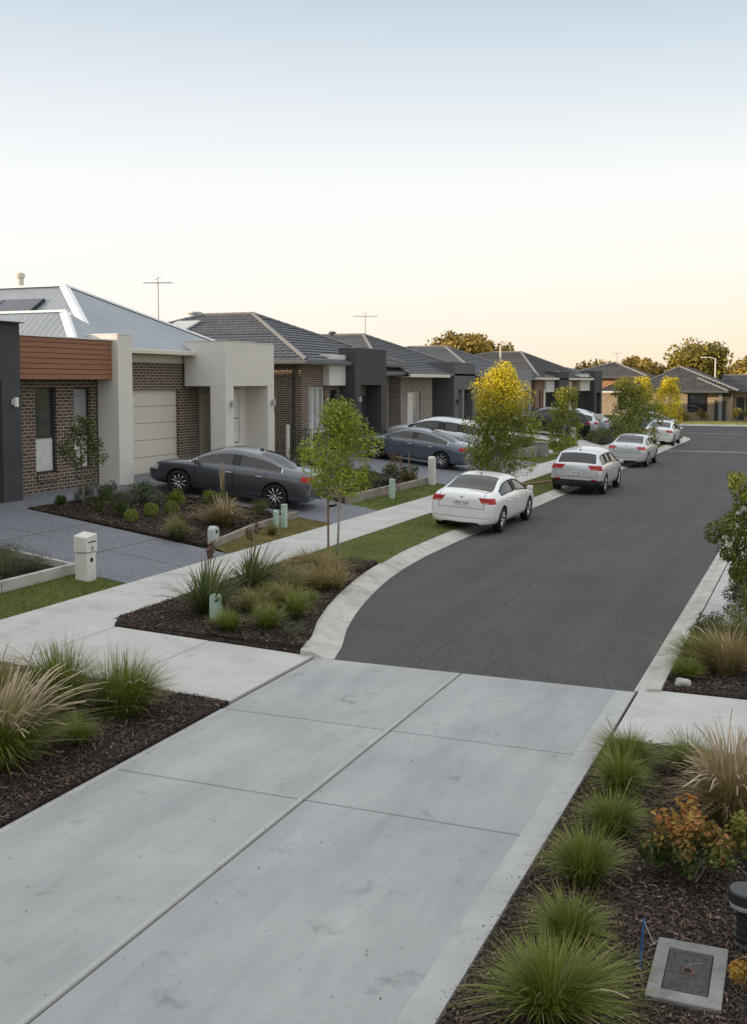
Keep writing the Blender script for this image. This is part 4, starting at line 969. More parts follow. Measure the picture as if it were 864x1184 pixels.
# solar panels on the left slope
def onslope(x, y, lift): return Vector((x, y, 4.78 + (y - 25.4) * (2.12 / 3.2) + lift))
for k in range(3):
    x1 = -22.6 - 1.55 * k; mb = MB(); p0, p1, p2, p3 = onslope(x1 - .1, 26.0, .22), onslope(x1 - .1, 27.7, .13), onslope(x1 - 1.6, 27.7, .13), onslope(x1 - 1.6, 26.0, .22)
    dn = Vector((0, .1, -.05)); mb.poly([p0, p1, p2, p3, p0 + dn, p1 + dn, p2 + dn, p3 + dn], [(0, 1, 2, 3), (7, 6, 5, 4), (0, 4, 5, 1), (1, 5, 6, 2), (2, 6, 7, 3), (3, 7, 4, 0)])
    mb.build('solar_panel', 'solar', r1)
MB().lathe([(.0, 6.7), (.11, 6.7), (.11, 7.22), (.15, 7.23), (.15, 7.36), (.11, 7.4), (0, 7.41)], 14, c=(-24.5, 28.75, 0)).build('flue', 'trim_cream', r1, smooth=False)
antenna(h1, -22.0, 33.0, 5.1, 7.36, 1.05, .35)

# --- repeating street houses
def portico(par, X, xb, y0, y1, zt, zo, legs, mat, solid_left=True, zb=.4, depth=.55):
    mb = MB(); mb.box(xb, X, y0, y1, zo, zt)
    mb.box(xb if solid_left else X - depth, X, y0, y0 + legs[0], zb, zo - .001); mb.box(X - depth * 1.6, X, y1 - legs[1], y1, zb, zo - .001)
    p = mb.build('portico', mat, par, bevel=.012)
    MB().box(xb - .01, X + .015, y0 - .015, y1 + .015, zt, zt + .022).build('capping', 'grey_render', p)
    return p
def body(par, xb, Xf, y0, y1, z1, mat, holes=(), zb=.3):
    mb = MB(); wall_x(mb, Xf, y0, y1, zb, z1, holes); wall_y(mb, y0, xb, Xf - .221, zb, z1, []); mb.box(xb, Xf - .221, y1 - .2, y1, zb, z1); mb.box(xb, xb + .2, y0 + .221, y1 - .201, zb, z1)
    return mb.build('wall', mat, par)
# second house
h2 = thing('brick_house', 'dark tiled brown brick house standing next to the cream house, with white framed window', 'house', (-21, 41, PADZ))
body(h2, -31, -18.3, 37.0, 46.0, 4.5, 'brown_brick', [(37.62, 39.15, 1.95, 3.62), (39.6, 40.3, .9, 3.5)])
window(h2, 'x', -18.3, 37.62, 39.15, 1.95, 3.62, 'white_frame', 'sheer', None, 0, mull=2, f=.06)
MB().box(-18.32, -18.2, 37.5, 39.25, 1.83, 1.945).build('window_sill', 'white_frame', h2)
window(h2, 'x', -18.3, 39.6, 40.3, .95, 3.5, 'dark_frame', 'window_glass', 'window_glass', .7, f=.06)
MB().box(-18.9, -18.02, 38.95, 40.548, 3.67, 4.9).build('panel', 'white_render', h2, bevel=.01)
portico(h2, -17.6, -18.35, 40.55, 43.98, 5.2, 3.68, (.62, .62), 'charcoal_render')
d = MB().box(-18.28, -18.22, 42.3, 43.3, .95, 3.2).build('front_door', 'dark_frame', h2)
MB().tube([(-18.18, 43.15, 1.8), (-18.18, 43.15, 2.3)], .02, 8).build('handle', 'galv', d)
MB().lathe([(.045, 1.0), (.045, 4.5)], 10, c=(-18.6, 36.93, 0)).build('downpipe', 'dark_frame', h2)
wall_lamp(h2, -17.6, 40.85, 3.1)
r2 = roof_x(h2, -31.5, -17.8, 36.4, 46.6, 4.62, -23.4, 42.5, 6.8, 'dark_tile')
MB().lathe([(0, 6.7), (.2, 6.7), (.2, 6.86), (.34, 6.9), (.34, 6.98), (0, 7.02)], 14, c=(-26.5, 42.7, 0)).build('roof_vent', 'galv', r2)
sl = lambda x, y, l: Vector((x, y, 4.62 + (y - 36.4) * (2.18 / 6.1) + l))
mb = MB(); q = [sl(-25.4, 39.2, .12), sl(-25.4, 41.4, .12), sl(-26.6, 41.4, .12), sl(-26.6, 39.2, .12)]; dn = Vector((0, .03, -.08))
mb.poly(q + [p + dn for p in q], [(0, 1, 2, 3), (7, 6, 5, 4), (0, 4, 5, 1), (1, 5, 6, 2), (2, 6, 7, 3), (3, 7, 4, 0)]); mb.build('solar_panel', 'galv', r2)
# third house
h3 = thing('brick_house', 'pale grey brick house with a tall white glazed door, behind the silver wagon', 'house', (-21, 51, PADZ))
mb = MB(); wall_x(mb, -18.9, 44.3, 47.0, .3, 4.15, [(44.5, 45.9, .3, 3.4)]); wall_x(mb, -18.1, 47.0, 51.4, .3, 4.1, [(47.9, 49.7, .75, 3.35)])
mb.box(-18.9, -18.322, 47.0, 47.22, .3, 4.1); mb.box(-18.9, -18.322, 51.18, 51.4, .3, 4.1); wall_x(mb, -18.9, 51.4, 58.0, .3, 4.1, [(51.6, 52.8, .3, 3.3)])
wall_y(mb, 44.3, -31, -19.121, .3, 4.1); mb.box(-31, -19.121, 57.8, 58, .3, 4.1); mb.box(-31, -30.8, 44.53, 57.79, .3, 4.1)
mb.build('wall', 'grey_brick', h3)
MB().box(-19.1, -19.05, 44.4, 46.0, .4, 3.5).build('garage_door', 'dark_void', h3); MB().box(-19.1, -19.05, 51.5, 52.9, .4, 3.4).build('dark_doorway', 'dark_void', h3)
f = window(h3, 'x', -18.1, 47.9, 49.7, .75, 3.35, 'trim_cream', 'sheer', None, 0, mull=1, f=.09)
MB().box(-18.18, -18.15, 48.0, 48.72, .85, 3.26).build('blind', 'blind', f)
portico(h3, -17.6, -19.3, 53.4, 57.1, 4.82, 3.4, (.75, .5), 'slate_render', depth=.5)
MB().box(-18.0, -17.62, 54.95, 55.15, .4, 3.399).build('portico_post', 'grey_render', h3)
wall_lamp(h3, -17.6, 53.75, 2.8, 'dark_frame')
r3 = roof_x(h3, -31.5, -17.7, 44.0, 58.4, 4.25, -23.4, 55.0, 6.38, 'dark_tile')
mb = MB(); n = 8
slope(mb, (-17.4, 46.4, 4.16), (-17.4, 51.8, 4.16), (-21.2, 51.8, 5.35), (-21.2, 47.6, 5.35), 12, .035); slope(mb, (-19, 46.4, 4.16), (-17.4, 46.4, 4.16), (-21.2, 47.6, 5.35), (-21.2, 47.6, 5.35), 0)
mb.recalc = False; w3 = mb.build('roof', 'dark_tile', h3); cb = MB(); caps(cb, (-17.4, 46.4, 4.18), (-21.2, 47.6, 5.4)); cb.build('ridge_cap', 'ridge_tile', w3)
MB().box(-17.42, -17.3, 46.3, 51.9, 4.03, 4.17).box(-18.1, -17.43, 46.3, 51.85, 4.03, 4.06).build('gutter', 'trim_cream', w3, bevel=.015)
MB().lathe([(0, 6.3), (.22, 6.3), (.22, 6.55), (.12, 6.62), (0, 6.63)], 12, c=(-25.3, 55.1, 0)).build('roof_vent', 'charcoal_render', r3)
antenna(h3, -23.7, 56.0, 6.1, 7.5, 1.36, .38)
# fourth house
h4 = thing('brick_house', 'brick house with grey portico and slim vent pipe, behind the large yellow-topped tree', 'house', (-21, 65, PADZ))
body(h4, -31, -18.3, 59.0, 70.4, 4.05, 'brown_brick', [(60.5, 62.2, 1.6, 3.3)])
window(h4, 'x', -18.3, 60.5, 62.2, 1.6, 3.3, 'white_frame', 'window_glass', None, 0, mull=1)
portico(h4, -17.6, -18.8, 65.3, 69.5, 4.66, 3.3, (2.6, .55), 'grey_render')
r4 = roof_x(h4, -31.5, -17.8, 58.5, 70.9, 4.15, -23.4, 69.0, 6.15, 'dark_tile')
MB().lathe([(0.07, 5.2), (.07, 6.25), (0, 6.25)], 8, c=(-19.9, 70.2, 0)).build('vent_pipe', 'trim_cream', r4)
# fifth house
h5 = thing('brick_house', 'red brown brick house with charcoal portico and white panel behind the black car', 'house', (-21, 77, PADZ))
body(h5, -31, -18.1, 72.6, 81.4, 4.05, 'red_brick', [(73.7, 74.2, .9, 3.2)])
MB().box(-18.06, -17.96, 74.6, 74.95, .4, 3.3).build('pilaster', 'trim_cream', h5)
window(h5, 'x', -18.1, 73.7, 74.2, .95, 3.2, 'dark_frame', 'window_glass', None, 0)
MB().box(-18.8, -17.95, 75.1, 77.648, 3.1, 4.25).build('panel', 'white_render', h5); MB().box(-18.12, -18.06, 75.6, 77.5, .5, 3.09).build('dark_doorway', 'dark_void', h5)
portico(h5, -17.6, -18.9, 77.65, 80.9, 4.58, 3.0, (.9, .5), 'charcoal_render')
roof_x(h5, -31.5, -17.7, 72.1, 90.5, 4.1, -23.4, 91.0 - 2.2, 6.3, 'slate_tile', gut='trim_cream')
# sixth house
h6 = thing('brick_house', 'brick house with a white panel and charcoal portico, last of the row before the corner', 'house', (-21, 90, PADZ))
body(h6, -31, -18.3, 83.0, 94.6, 4.05, 'red_brick', [(84.9, 85.3, .9, 3.3)])
MB().box(-18.28, -18.1, 82.7, 84.2, .4, 3.9).build('pilaster', 'white_render', h6)
window(h6, 'x', -18.3, 84.9, 85.3, .9, 3.3, 'trim_cream', 'window_glass', None, 0)
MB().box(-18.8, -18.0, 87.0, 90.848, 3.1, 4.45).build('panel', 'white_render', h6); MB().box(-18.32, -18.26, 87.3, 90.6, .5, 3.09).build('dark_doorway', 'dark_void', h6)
portico(h6, -17.6, -18.9, 90.85, 94.2, 4.74, 2.9, (.9, .7), 'charcoal_render')
roof_x(h6, -31.5, -18.0, 90.6, 95.2, 4.4, -22.0, 93, 5.3, 'slate_tile')
# two storey house at the end
h7 = thing('tall_house', 'two storey house with orange timber upper wall at the far end of the street', 'house', (-18, 108, .25))
mb = MB(); wall_y(mb, 105, -26, -15.2, .1, 2.9, [(-18.1, -17.1, 1.1, 2.6)]); mb.box(-15.42, -15.2, 105.23, 114, .1, 2.9); mb.box(-26, -25.8, 105.23, 114, .1, 2.9); mb.box(-26, -15.2, 114.01, 114.2, .1, 2.9)
mb.build('wall', 'tan_brick', h7)
window(h7, 'y', 105, -18.1, -17.1, 1.1, 2.6, 'white_frame', 'window_glass', None, 0)
mb = MB()
for i in range(16): mb.box(-20.4 + i * .24, -20.4 + i * .24 + .23, 105.9, 106.1, 2.8, 4.35)
mb.box(-20.4, -16.5, 106.1, 112, 2.8, 4.35); mb.build('upper_wall', 'red_clad', h7)
MB().box(-20.5, -19.9, 105.82, 105.88, 3.0, 4.3).build('pilaster', 'trim_cream', h7)
MB().box(-17.0, -16.5, 105.82, 105.89, 3.3, 4.3).build('pilaster', 'trim_cream', h7)
mb = MB(); e0, e1, e2, e3, ap_ = (-24, 105.2, 4.35), (-15.4, 105.2, 4.35), (-15.4, 113, 4.35), (-24, 113, 4.35), (-19.0, 108.6, 5.72)
for A_, B_ in ((e0, e1), (e1, e2), (e2, e3), (e3, e0)): slope(mb, A_, B_, ap_, ap_, 10, .04)
mb.recalc = False; r7 = mb.build('roof', 'slate_tile', h7); cb = MB(); caps(cb, e1, ap_, .12); caps(cb, e0, ap_, .12); cb.build('ridge_cap', 'ridge_tile', r7)
MB().box(-24.1, -15.3, 105.08, 105.2, 4.2, 4.36).box(-15.4, -15.28, 105.21, 113, 4.2, 4.36).build('gutter', 'grey_gutter', r7)
mb = MB(); slope(mb, (-20.0, 104.2, 2.95), (-14.4, 104.2, 2.95), (-14.9, 106.2, 3.9), (-18.2, 106.2, 3.9), 6, .04); slope(mb, (-14.4, 104.2, 2.95), (-14.4, 112, 2.95), (-14.9, 112, 3.9), (-14.9, 106.2, 3.9), 0)
mb.recalc = False; l7 = mb.build('roof', 'slate_tile', h7); MB().box(-20.1, -14.3, 104.08, 104.2, 2.82, 2.96).build('gutter', 'zinc_flashing', l7)
antenna(h7, -18.9, 108.8, 5.6, 6.7, 1.0, .2)
# wide house facing the camera at the end
h8 = thing('wide_house', 'wide tan brick bungalow with dark hipped roofs facing down the street from the far end', 'house', (-5, 108, .25))
mb = MB(); wall_y(mb, 104.2, -16, -7.6, .1, 3.0, [(-11.55, -9.75, 1.0, 2.75)]); mb.box(-7.82, -7.6, 104.43, 112, .1, 3.0); wall_y(mb, 105.4, -7.599, 14, .1, 3.0, [(-6.5, -4.9, .9, 2.35), (-7.3, -6.6, .3, 2.4)])
mb.box(-16, -15.8, 104.43, 112, .1, 3); mb.box(13.8, 14, 105.63, 112, .1, 3); mb.box(-16, 14, 112.01, 112.2, .1, 3); mb.build('wall', 'tan_brick', h8)
window(h8, 'y', 104.2, -11.55, -9.75, 1.0, 2.75, 'dark_frame', 'window_glass', None, 0, mull=1)
window(h8, 'y', 105.4, -6.5, -4.9, .9, 2.35, 'dark_frame', 'window_glass', None, 0, mull=1)
MB().box(-7.3, -6.6, 105.5, 105.56, .3, 2.4).build('front_door', 'charcoal_render', h8)
MB().box(-8.75, -8.45, 103.7, 104.0, .2, 2.9).build('porch_post', 'grey_render', h8)
MB().box(-8.44, -7.7, 103.9, 104.1, 2.5, 2.9).build('porch_beam', 'dark_frame', h8)
mb = MB(); e0, e1, e2, e3 = (-17, 103.4, 3.02), (-7.0, 103.4, 3.02), (-7.0, 113, 3.02), (-17, 113, 3.02); A1, A2 = (-12.6, 106.8, 5.25), (-12.0, 109.8, 5.25)
slope(mb, e0, e1, A1, A1, 12, .04); slope(mb, e1, e2, A2, A1, 12, .04); slope(mb, e2, e3, A2, A2, 12, .04); slope(mb, e3, e0, A1, A2, 12, .04)
mb.recalc = False; r8 = mb.build('roof', 'slate_tile', h8)
mb = MB(); p0, p1, p2, pa, pb = (-13.2, 102.9, 3.0), (-7.9, 102.9, 3.0), (-7.9, 106.0, 3.0), (-10.7, 104.6, 4.15), (-11.2, 106.8, 4.15)
slope(mb, p0, p1, pa, pa, 7, .04); slope(mb, p1, (-7.9, 107, 3.0), pb, pa, 7, .04); slope(mb, (-13.2, 107, 3.0), p0, pa, pb, 7, .04); mb.recalc = False; q8 = mb.build('roof', 'slate_tile', h8)
mb = MB(); s0, s1, s2, s3 = (-9, 104.6, 3.02), (15, 104.6, 3.02), (15, 113, 3.02), (-9, 113, 3.02); B1_, B2_ = (-8.8, 108.8, 4.45), (11, 108.8, 4.45)
slope(mb, s0, s1, B2_, B1_, 12, .04); slope(mb, s2, s3, B1_, B2_, 12, .04); slope(mb, s1, s2, B2_, B2_, 12, .04); mb.recalc = False; t8 = mb.build('roof', 'slate_tile', h8)
cb = MB(); caps(cb, e1, A1, .11); caps(cb, e0, A1, .09); cb.build('ridge_cap', 'ridge_tile', r8); cb = MB(); caps(cb, p1, pa, .11); cb.build('ridge_cap', 'ridge_tile', q8)
cb = MB(); caps(cb, B1_, B2_, .09); cb.build('ridge_cap', 'ridge_tile', t8)
MB().box(-13.3, -7.8, 102.78, 102.9, 2.86, 3.01).build('gutter', 'grey_gutter', q8); MB().box(-7.0, 15, 104.48, 104.6, 2.88, 3.03).build('gutter', 'grey_gutter', t8)

# unseen house added along the row so its shadow covers the foreground driveway
h9 = thing('brick_house', 'unseen brick house with dark tiled roof, added beyond the charcoal house for its shadow', 'house', (-22, -8, PADZ))
body(h9, -31, -18.3, -26.0, 1.6, 4.5, 'brown_brick', [(-20, -17, 1.5, 3.4), (-8, -5, .5, 3.5)])
window(h9, 'x', -18.3, -20, -17, 1.5, 3.4, 'white_frame', 'window_glass', None, 0, mull=2); MB().box(-18.45, -18.4, -8.05, -4.95, .5, 3.55).build('garage_door', 'garage_cream', h9)
portico(h9, -17.6, -18.35, -4.0, -.5, 5.2, 3.68, (.62, .62), 'charcoal_render')
roof_x(h9, -31.5, -17.8, -26.6, 2.2, 4.62, -23.4, -12, 7.2, 'dark_tile')

# ------------------------------------------------------------------ cars
SEDAN = dict(  # x, half width, underside, shoulder, top, roof half width, cabin
    st=[(-2.30, .70, .31, .66, .80, 0, 0), (-2.24, .81, .24, .80, .99, 0, 0), (-2.10, .86, .22, .88, 1.055, 0, 0), (-1.72, .885, .20, .91, 1.085, 0, 0), (-1.60, .888, .20, .915, 1.11, .68, .35),
        (-1.20, .895, .20, .92, 1.255, .62, 1), (-.78, .90, .20, .92, 1.365, .585, 1), (-.22, .90, .20, .915, 1.415, .58, 1), (-.13, .90, .20, .915, 1.417, .58, 1), (.32, .90, .20, .905, 1.39, .585, 1),
        (.78, .895, .20, .90, 1.20, .64, 1), (1.12, .89, .20, .885, .995, .70, .35), (1.24, .885, .20, .88, .965, 0, 0), (1.75, .875, .20, .83, .90, 0, 0), (2.10, .83, .22, .74, .80, 0, 0), (2.28, .72, .28, .62, .68, 0, 0), (2.34, .60, .36, .54, .58, 0, 0)],
    rear=(3, 6), side=(4, 11), front=(9, 11), bp=(7, 8), rq=None, axles=(-1.36, 1.36), wheel=.325, tail=(-2.02, .46, .785, .915), lid=.60, head=(1.98, .42, .60, .74), plate=(-2.275, .785), doors=(-.175, .93, -1.08), handle=.80)
SALOON = dict(SEDAN)
SALOON['st'] = [(-2.30, .72, .31, .68, .84, 0, 0), (-2.25, .82, .24, .84, 1.04, 0, 0), (-2.10, .865, .22, .90, 1.085, 0, 0), (-1.74, .885, .20, .925, 1.105, 0, 0), (-1.50, .89, .20, .93, 1.13, .68, .35),
        (-1.16, .895, .20, .93, 1.29, .625, 1), (-.84, .90, .20, .93, 1.39, .60, 1)] + SEDAN['st'][7:]
SALOON['st'] = [(a, b_, c_, d_, e_ + (.02 if -.3 < a < .9 else 0), f_, g_) for a, b_, c_, d_, e_, f_, g_ in SALOON['st']]
SALOON['tail'] = (-2.02, .46, .80, .945); SALOON['plate'] = (-2.28, .80)
HATCH = dict(
    st=[(-2.12, .74, .42, .70, .86, 0, 0), (-2.08, .83, .30, .86, 1.02, 0, 0), (-2.02, .865, .26, .93, 1.05, .74, .3), (-1.90, .875, .24, .955, 1.22, .68, .9), (-1.72, .885, .23, .96, 1.415, .63, 1), (-1.55, .888, .23, .96, 1.47, .615, 1),
        (-1.02, .89, .22, .955, 1.505, .60, 1), (-.94, .89, .22, .955, 1.507, .60, 1), (-.20, .89, .22, .945, 1.52, .60, 1), (-.11, .89, .22, .945, 1.52, .60, 1), (.40, .89, .22, .935, 1.48, .60, 1), (.85, .885, .22, .93, 1.29, .65, 1), (1.22, .88, .22, .92, 1.06, .71, .3),
        (1.34, .875, .22, .915, 1.03, 0, 0), (1.75, .865, .22, .87, .96, 0, 0), (2.02, .80, .24, .78, .84, 0, 0), (2.16, .68, .30, .66, .72, 0, 0), (2.2, .58, .38, .58, .62, 0, 0)],
    rear=(2, 4), side=(4, 12), front=(10, 12), bp=(8, 9), rq=(6, 7), axles=(-1.30, 1.32), wheel=.335, tail=(-1.90, .40, .84, 1.00), lid=None, head=(1.85, .42, .68, .84), plate=(-2.10, .72), doors=(-.155, .98, -1.1), handle=.84)
def section(x, w, zb, zs, zt, wr, cab):
    low = [(0, zb), (.76 * w, zb), (.93 * w, zb + .05), (.99 * w, zb + .20), (1.0 * w, (zb + .2 + zs) / 2 + .06), (.978 * w, zs - .035)]
    nc = [(.94 * w, zs + .03 if zt - zs > .07 else zs + .01), (.86 * w, zs + (zt - zs) * .62), (.76 * w, zs + (zt - zs) * .84), (.42 * w, zt - .006), (0, zt)]
    if cab:
        cb = [(.945 * w, zs + .025), (wr + .045, zt - .105 * min(1, (zt - zs) / .4)), (wr - .015, zt - .042), (.55 * wr, zt - .006), (0, zt)]
        up = [(a[0] * (1 - cab) + b[0] * cab, a[1] * (1 - cab) + b[1] * cab) for a, b in zip(nc, cb)]
    else: up = nc
    return low + up
def car(name, label, cat, spec, paint, group=None, plate='1RU 1UR', pink=False, lowtrim=False, chrome=False, tilt=(0, 0), tail=None, mag=1.0):
    root = thing(name, label, cat, (0, 0, 0), group); st = spec['st']; n = len(st)
    bm = bmesh.new(); rings = []
    for s in st:
        pr = section(*s); rings.append([bm.verts.new((s[0], y, z)) for y, z in pr] + [bm.verts.new((s[0], -y, z)) for y, z in pr[-2:0:-1]])
    m = len(rings[0])
    def strip(k): return k if k < 10 else 19 - k
    for i in range(n - 1):
        for k in range(m):
            f = bm.faces.new((rings[i][k], rings[i][(k + 1) % m], rings[i + 1][(k + 1) % m], rings[i + 1][k])); s = strip(k); mi = 0
            if s == 6 and spec['side'][0] <= i < spec['side'][1]: mi = 1
            if s == 6 and i == spec['bp'][0]: mi = 2
            if spec['rq'] and s == 6 and i == spec['rq'][0]: mi = 2
            if s >= 8 and spec['rear'][0] <= i < spec['rear'][1]: mi = 1
            if s >= 8 and spec['front'][0] <= i < spec['front'][1]: mi = 1
            if s <= 0: mi = 2
            f.material_index = mi
    for r, rev in ((rings[0], 1), (rings[-1], 0)):
        for k in range(10):
            q = [r[k], r[k + 1], r[(20 - k - 1) % 20], r[(20 - k) % 20]]; u = []
            for v in q:
                if v not in u: u.append(v)
            if len(u) > 2: bm.faces.new(u if not rev else u[::-1])
    bmesh.ops.recalc_face_normals(bm, faces=bm.faces)
    me = bpy.data.meshes.new('car_base'); bm.to_mesh(me); bm.free()
    for _ in range(7): me.materials.append(None)
    tmp = bpy.data.objects.new('tmp', me); COL.objects.link(tmp); sm = tmp.modifiers.new('s', 'SUBSURF'); sm.levels = 2; sm.render_levels = 2
    dg = bpy.context.evaluated_depsgraph_get(); me2 = bpy.data.meshes.new_from_object(tmp.evaluated_get(dg))
    bm = bmesh.new(); bm.from_mesh(me2)
    def cut(co, no):
        bmesh.ops.bisect_plane(bm, geom=bm.verts[:] + bm.edges[:] + bm.faces[:], plane_co=co, plane_no=no, dist=1e-5)
    tx, ty, tz0, tz1 = spec['tail']; hx, hy, hz0, hz1 = spec['head']; gw = .006
    for z in (tz0, tz1, hz0, hz1): cut((0, 0, z), (0, 0, 1))
    if lowtrim: cut((0, 0, .50), (0, 0, 1))
    for y in (ty, hy):
        for s in (-1, 1): cut((0, s * y, 0), (0, 1, 0))
    for s in (-1, 1): cut((0, s * (ty - .02), tz1), (0, s, .75))
    tm_ = tz0 + (tz1 - tz0) * .30; cut((0, 0, tm_), (0, 0, 1))
    for e in (-.005, .005): cut((0, 0, .43 + e), (0, 0, 1))
    cut((tx, 0, 0), (1, 0, 0)); cut((hx, 0, 0), (1, 0, 0))
    for dx in spec['doors']:
        for e in (-gw, gw): cut((dx + e, 0, 0), (1, 0, 0))
    ld = spec['lid']
    if ld:
        for s in (-1, 1):
            for e in (-gw, gw): cut((0, s * ld + e, 0), (0, 1, 0))
        for e in (-gw, gw): cut((0, 0, .665 + e), (0, 0, 1))
    else:
        for s in (-1, 1):
            for e in (-gw, gw): cut((0, s * .70 + e, 0), (0, 1, 0))
        for e in (-gw, gw): cut((0, 0, .60 + e), (0, 0, 1))
        ld = .70
    lz = .665 if spec['lid'] else .60
    for f in bm.faces:
        c = f.calc_center_median()
        if f.material_index == 0:
            if c.x < tx and abs(c.y) + .75 * c.z > ty - .02 + .75 * tz1 and tz0 < c.z < tz1 and (c.x < -1.5): f.material_index = 3
            elif not lowtrim and c.x < -2.0 and abs(c.z - .43) < .005 and abs(c.y) < .76: f.material_index = 5
            elif c.x > hx and abs(c.y) > hy and hz0 < c.z < hz1: f.material_index = 4
            elif any(abs(c.x - dx) < gw for dx in spec['doors']) and abs(c.y) > .7 and .32 < c.z: f.material_index = 5
            elif c.x < -1.78 and abs(abs(c.y) - ld) < gw and c.z > lz and c.z < (tz1 if not spec['lid'] else 2): f.material_index = 5
            elif c.x < -1.9 and abs(c.z - lz) < gw and abs(c.y) < ld: f.material_index = 5
            elif lowtrim and c.z < .50 and (c.x < -1.75 or c.x > 1.8): f.material_index = 2
            elif c.z < .215: f.material_index = 2
    for f in bm.faces: f.smooth = True
    me3 = bpy.data.meshes.new('car_mid'); bm.to_mesh(me3); bm.free()
    for _ in range(7): me3.materials.append(None)
    tmp.modifiers.clear(); tmp.data = me3
    # wheel arches
    wr = spec['wheel']; cb = MB()
    for ax in spec['axles']:
        for s in (-1, 1):
            cb.lathe([(0, .62 * s), (wr + .045, .62 * s), (wr + .045, 1.2 * s), (0, 1.2 * s)], 40, axis='Y', c=(ax, 0, wr + .01), mi=2)
    cm = cb.mesh('cutter'); bmc = bmesh.new(); bmc.from_mesh(cm); bmesh.ops.remove_doubles(bmc, verts=bmc.verts, dist=1e-5); bmesh.ops.recalc_face_normals(bmc, faces=bmc.faces); bmc.to_mesh(cm); bmc.free()
    for _ in range(7): cm.materials.append(None)
    cut_o = bpy.data.objects.new('cutter', cm); COL.objects.link(cut_o)
    bo = tmp.modifiers.new('b', 'BOOLEAN'); bo.object = cut_o; bo.operation = 'DIFFERENCE'; bo.solver = 'EXACT'
    dg = bpy.context.evaluated_depsgraph_get(); full = bpy.data.meshes.new_from_object(tmp.evaluated_get(dg))
    bpy.data.objects.remove(tmp); bpy.data.objects.remove(cut_o)
    bm = bmesh.new(); bm.from_mesh(full)
    def split(pred, nm, mats, remap=None, shift=0.0, par=root):
        b2 = bm.copy(); bmesh.ops.delete(b2, geom=[f for f in b2.faces if not pred(f)], context='FACES')
        if not b2.faces: b2.free(); return None
        if shift:
            b2.normal_update()
            mv = [(v, v.normal.copy()) for v in b2.verts]
            for v, nn in mv: v.co += nn * shift
        for f in b2.faces: f.material_index = remap.get(f.material_index, 0) if remap else 0
        ms = bpy.data.meshes.new(nm); b2.to_mesh(ms); b2.free(); o = link(nm, ms, mats); o.parent = par; return o
    def islands(o, nm):
        b2 = bmesh.new(); b2.from_mesh(o.data); todo = set(b2.faces); outl = []
        b2.faces.ensure_lookup_table(); lab = {}
        k = 0
        while todo:
            st_ = [todo.pop()]; lab[st_[0].index] = k
            while st_:
                f = st_.pop()
                for e in f.edges:
                    for g2 in e.link_faces:
                        if g2 in todo: todo.discard(g2); lab[g2.index] = k; st_.append(g2)
            k += 1
        mats = list(o.data.materials)
        for j in range(k):
            b3 = b2.copy(); b3.faces.ensure_lookup_table(); bmesh.ops.delete(b3, geom=[f for f in b3.faces if lab[f.index] != j], context='FACES')
            mm = bpy.data.meshes.new(nm); b3.to_mesh(mm); b3.free()
            for q in mats: mm.materials.append(q)
            x = bpy.data.objects.new(nm, mm); COL.objects.link(x); x.parent = root; outl.append(x)
        b2.free(); bpy.data.objects.remove(o); return outl
    body = split(lambda f: f.material_index in (0, 2, 5), 'body', [paint, 'black_trim', 'gap_black'], {0: 0, 2: 1, 5: 2})
    fx = st[spec['front'][0]][0]; rx = st[spec['rear'][1]][0]; zb = .5
    def isg(f): return f.material_index == 1
    def sideface(f): return abs(f.normal.y) > .62
    wins = []
    for s in (-1, 1):
        wins += islands(split(lambda f: isg(f) and sideface(f) and f.calc_center_median().y * s > 0, 'side_window', ['car_glass'], None, -.006), 'side_window')
        split(lambda f: f.material_index == 3 and f.calc_center_median().y * s > 0, 'tail_light', [tail or ('tail_pink' if pink else 'tail_red')], None, .004).data.materials.append(M['tail_clear'])
        split(lambda f: f.material_index == 4 and f.calc_center_median().y * s > 0, 'headlight', ['lamp_clear'], None, .003)
    split(lambda f: isg(f) and not sideface(f) and f.calc_center_median().x > 0, 'windscreen', ['car_glass'], None, -.005)
    split(lambda f: isg(f) and not sideface(f) and f.calc_center_median().x < 0, 'rear_window', ['car_glass'], None, -.005)
    for o_ in root.children:
        if o_.name.startswith('tail_light'):
            for pg in o_.data.polygons:
                if pg.center.z < tm_ and abs(pg.center.y) < .72: pg.material_index = 1
    # side window trim: one thin frame round each side window
    for wv in wins:
        tb = MB(); bw = bmesh.new(); bw.from_mesh(wv.data)
        for e in bw.edges:
            if len(e.link_faces) == 1 and not (chrome and abs((e.verts[0].co.x + e.verts[1].co.x) / 2 - spec['doors'][0]) < .16 and abs(e.verts[0].co.z - e.verts[1].co.z) > abs(e.verts[0].co.x - e.verts[1].co.x)):
                nn = e.link_faces[0].normal; tb.bar(e.verts[0].co + nn * .006, e.verts[1].co + nn * .008, .02, .024)
        bw.free(); t = tb.build('window_trim', 'chrome' if chrome else 'black_trim'); t.parent = wv
    bm.free()
    # wheels
    tyre = MB(); w2 = .105
    tyre.lathe([(wr * .70, -w2 * .8), (wr * .78, -w2), (wr * .93, -w2 * .98), (wr, -w2 * .75), (wr, w2 * .75), (wr * .93, w2 * .98), (wr * .78, w2), (wr * .70, w2 * .8)], 40, axis='Y', close=True)
    tme = tyre.mesh('wheel'); rim = MB()
    rim.lathe([(wr * .70, -.08), (wr * .70, .075), (wr * .745, .092), (wr * .745, .085)], 40, axis='Y'); rim.lathe([(0, .03), (wr * .7, .03)], 30, axis='Y', mi=1)
    rim.lathe([(0, .085), (.05, .082), (.06, .05)], 14, axis='Y')
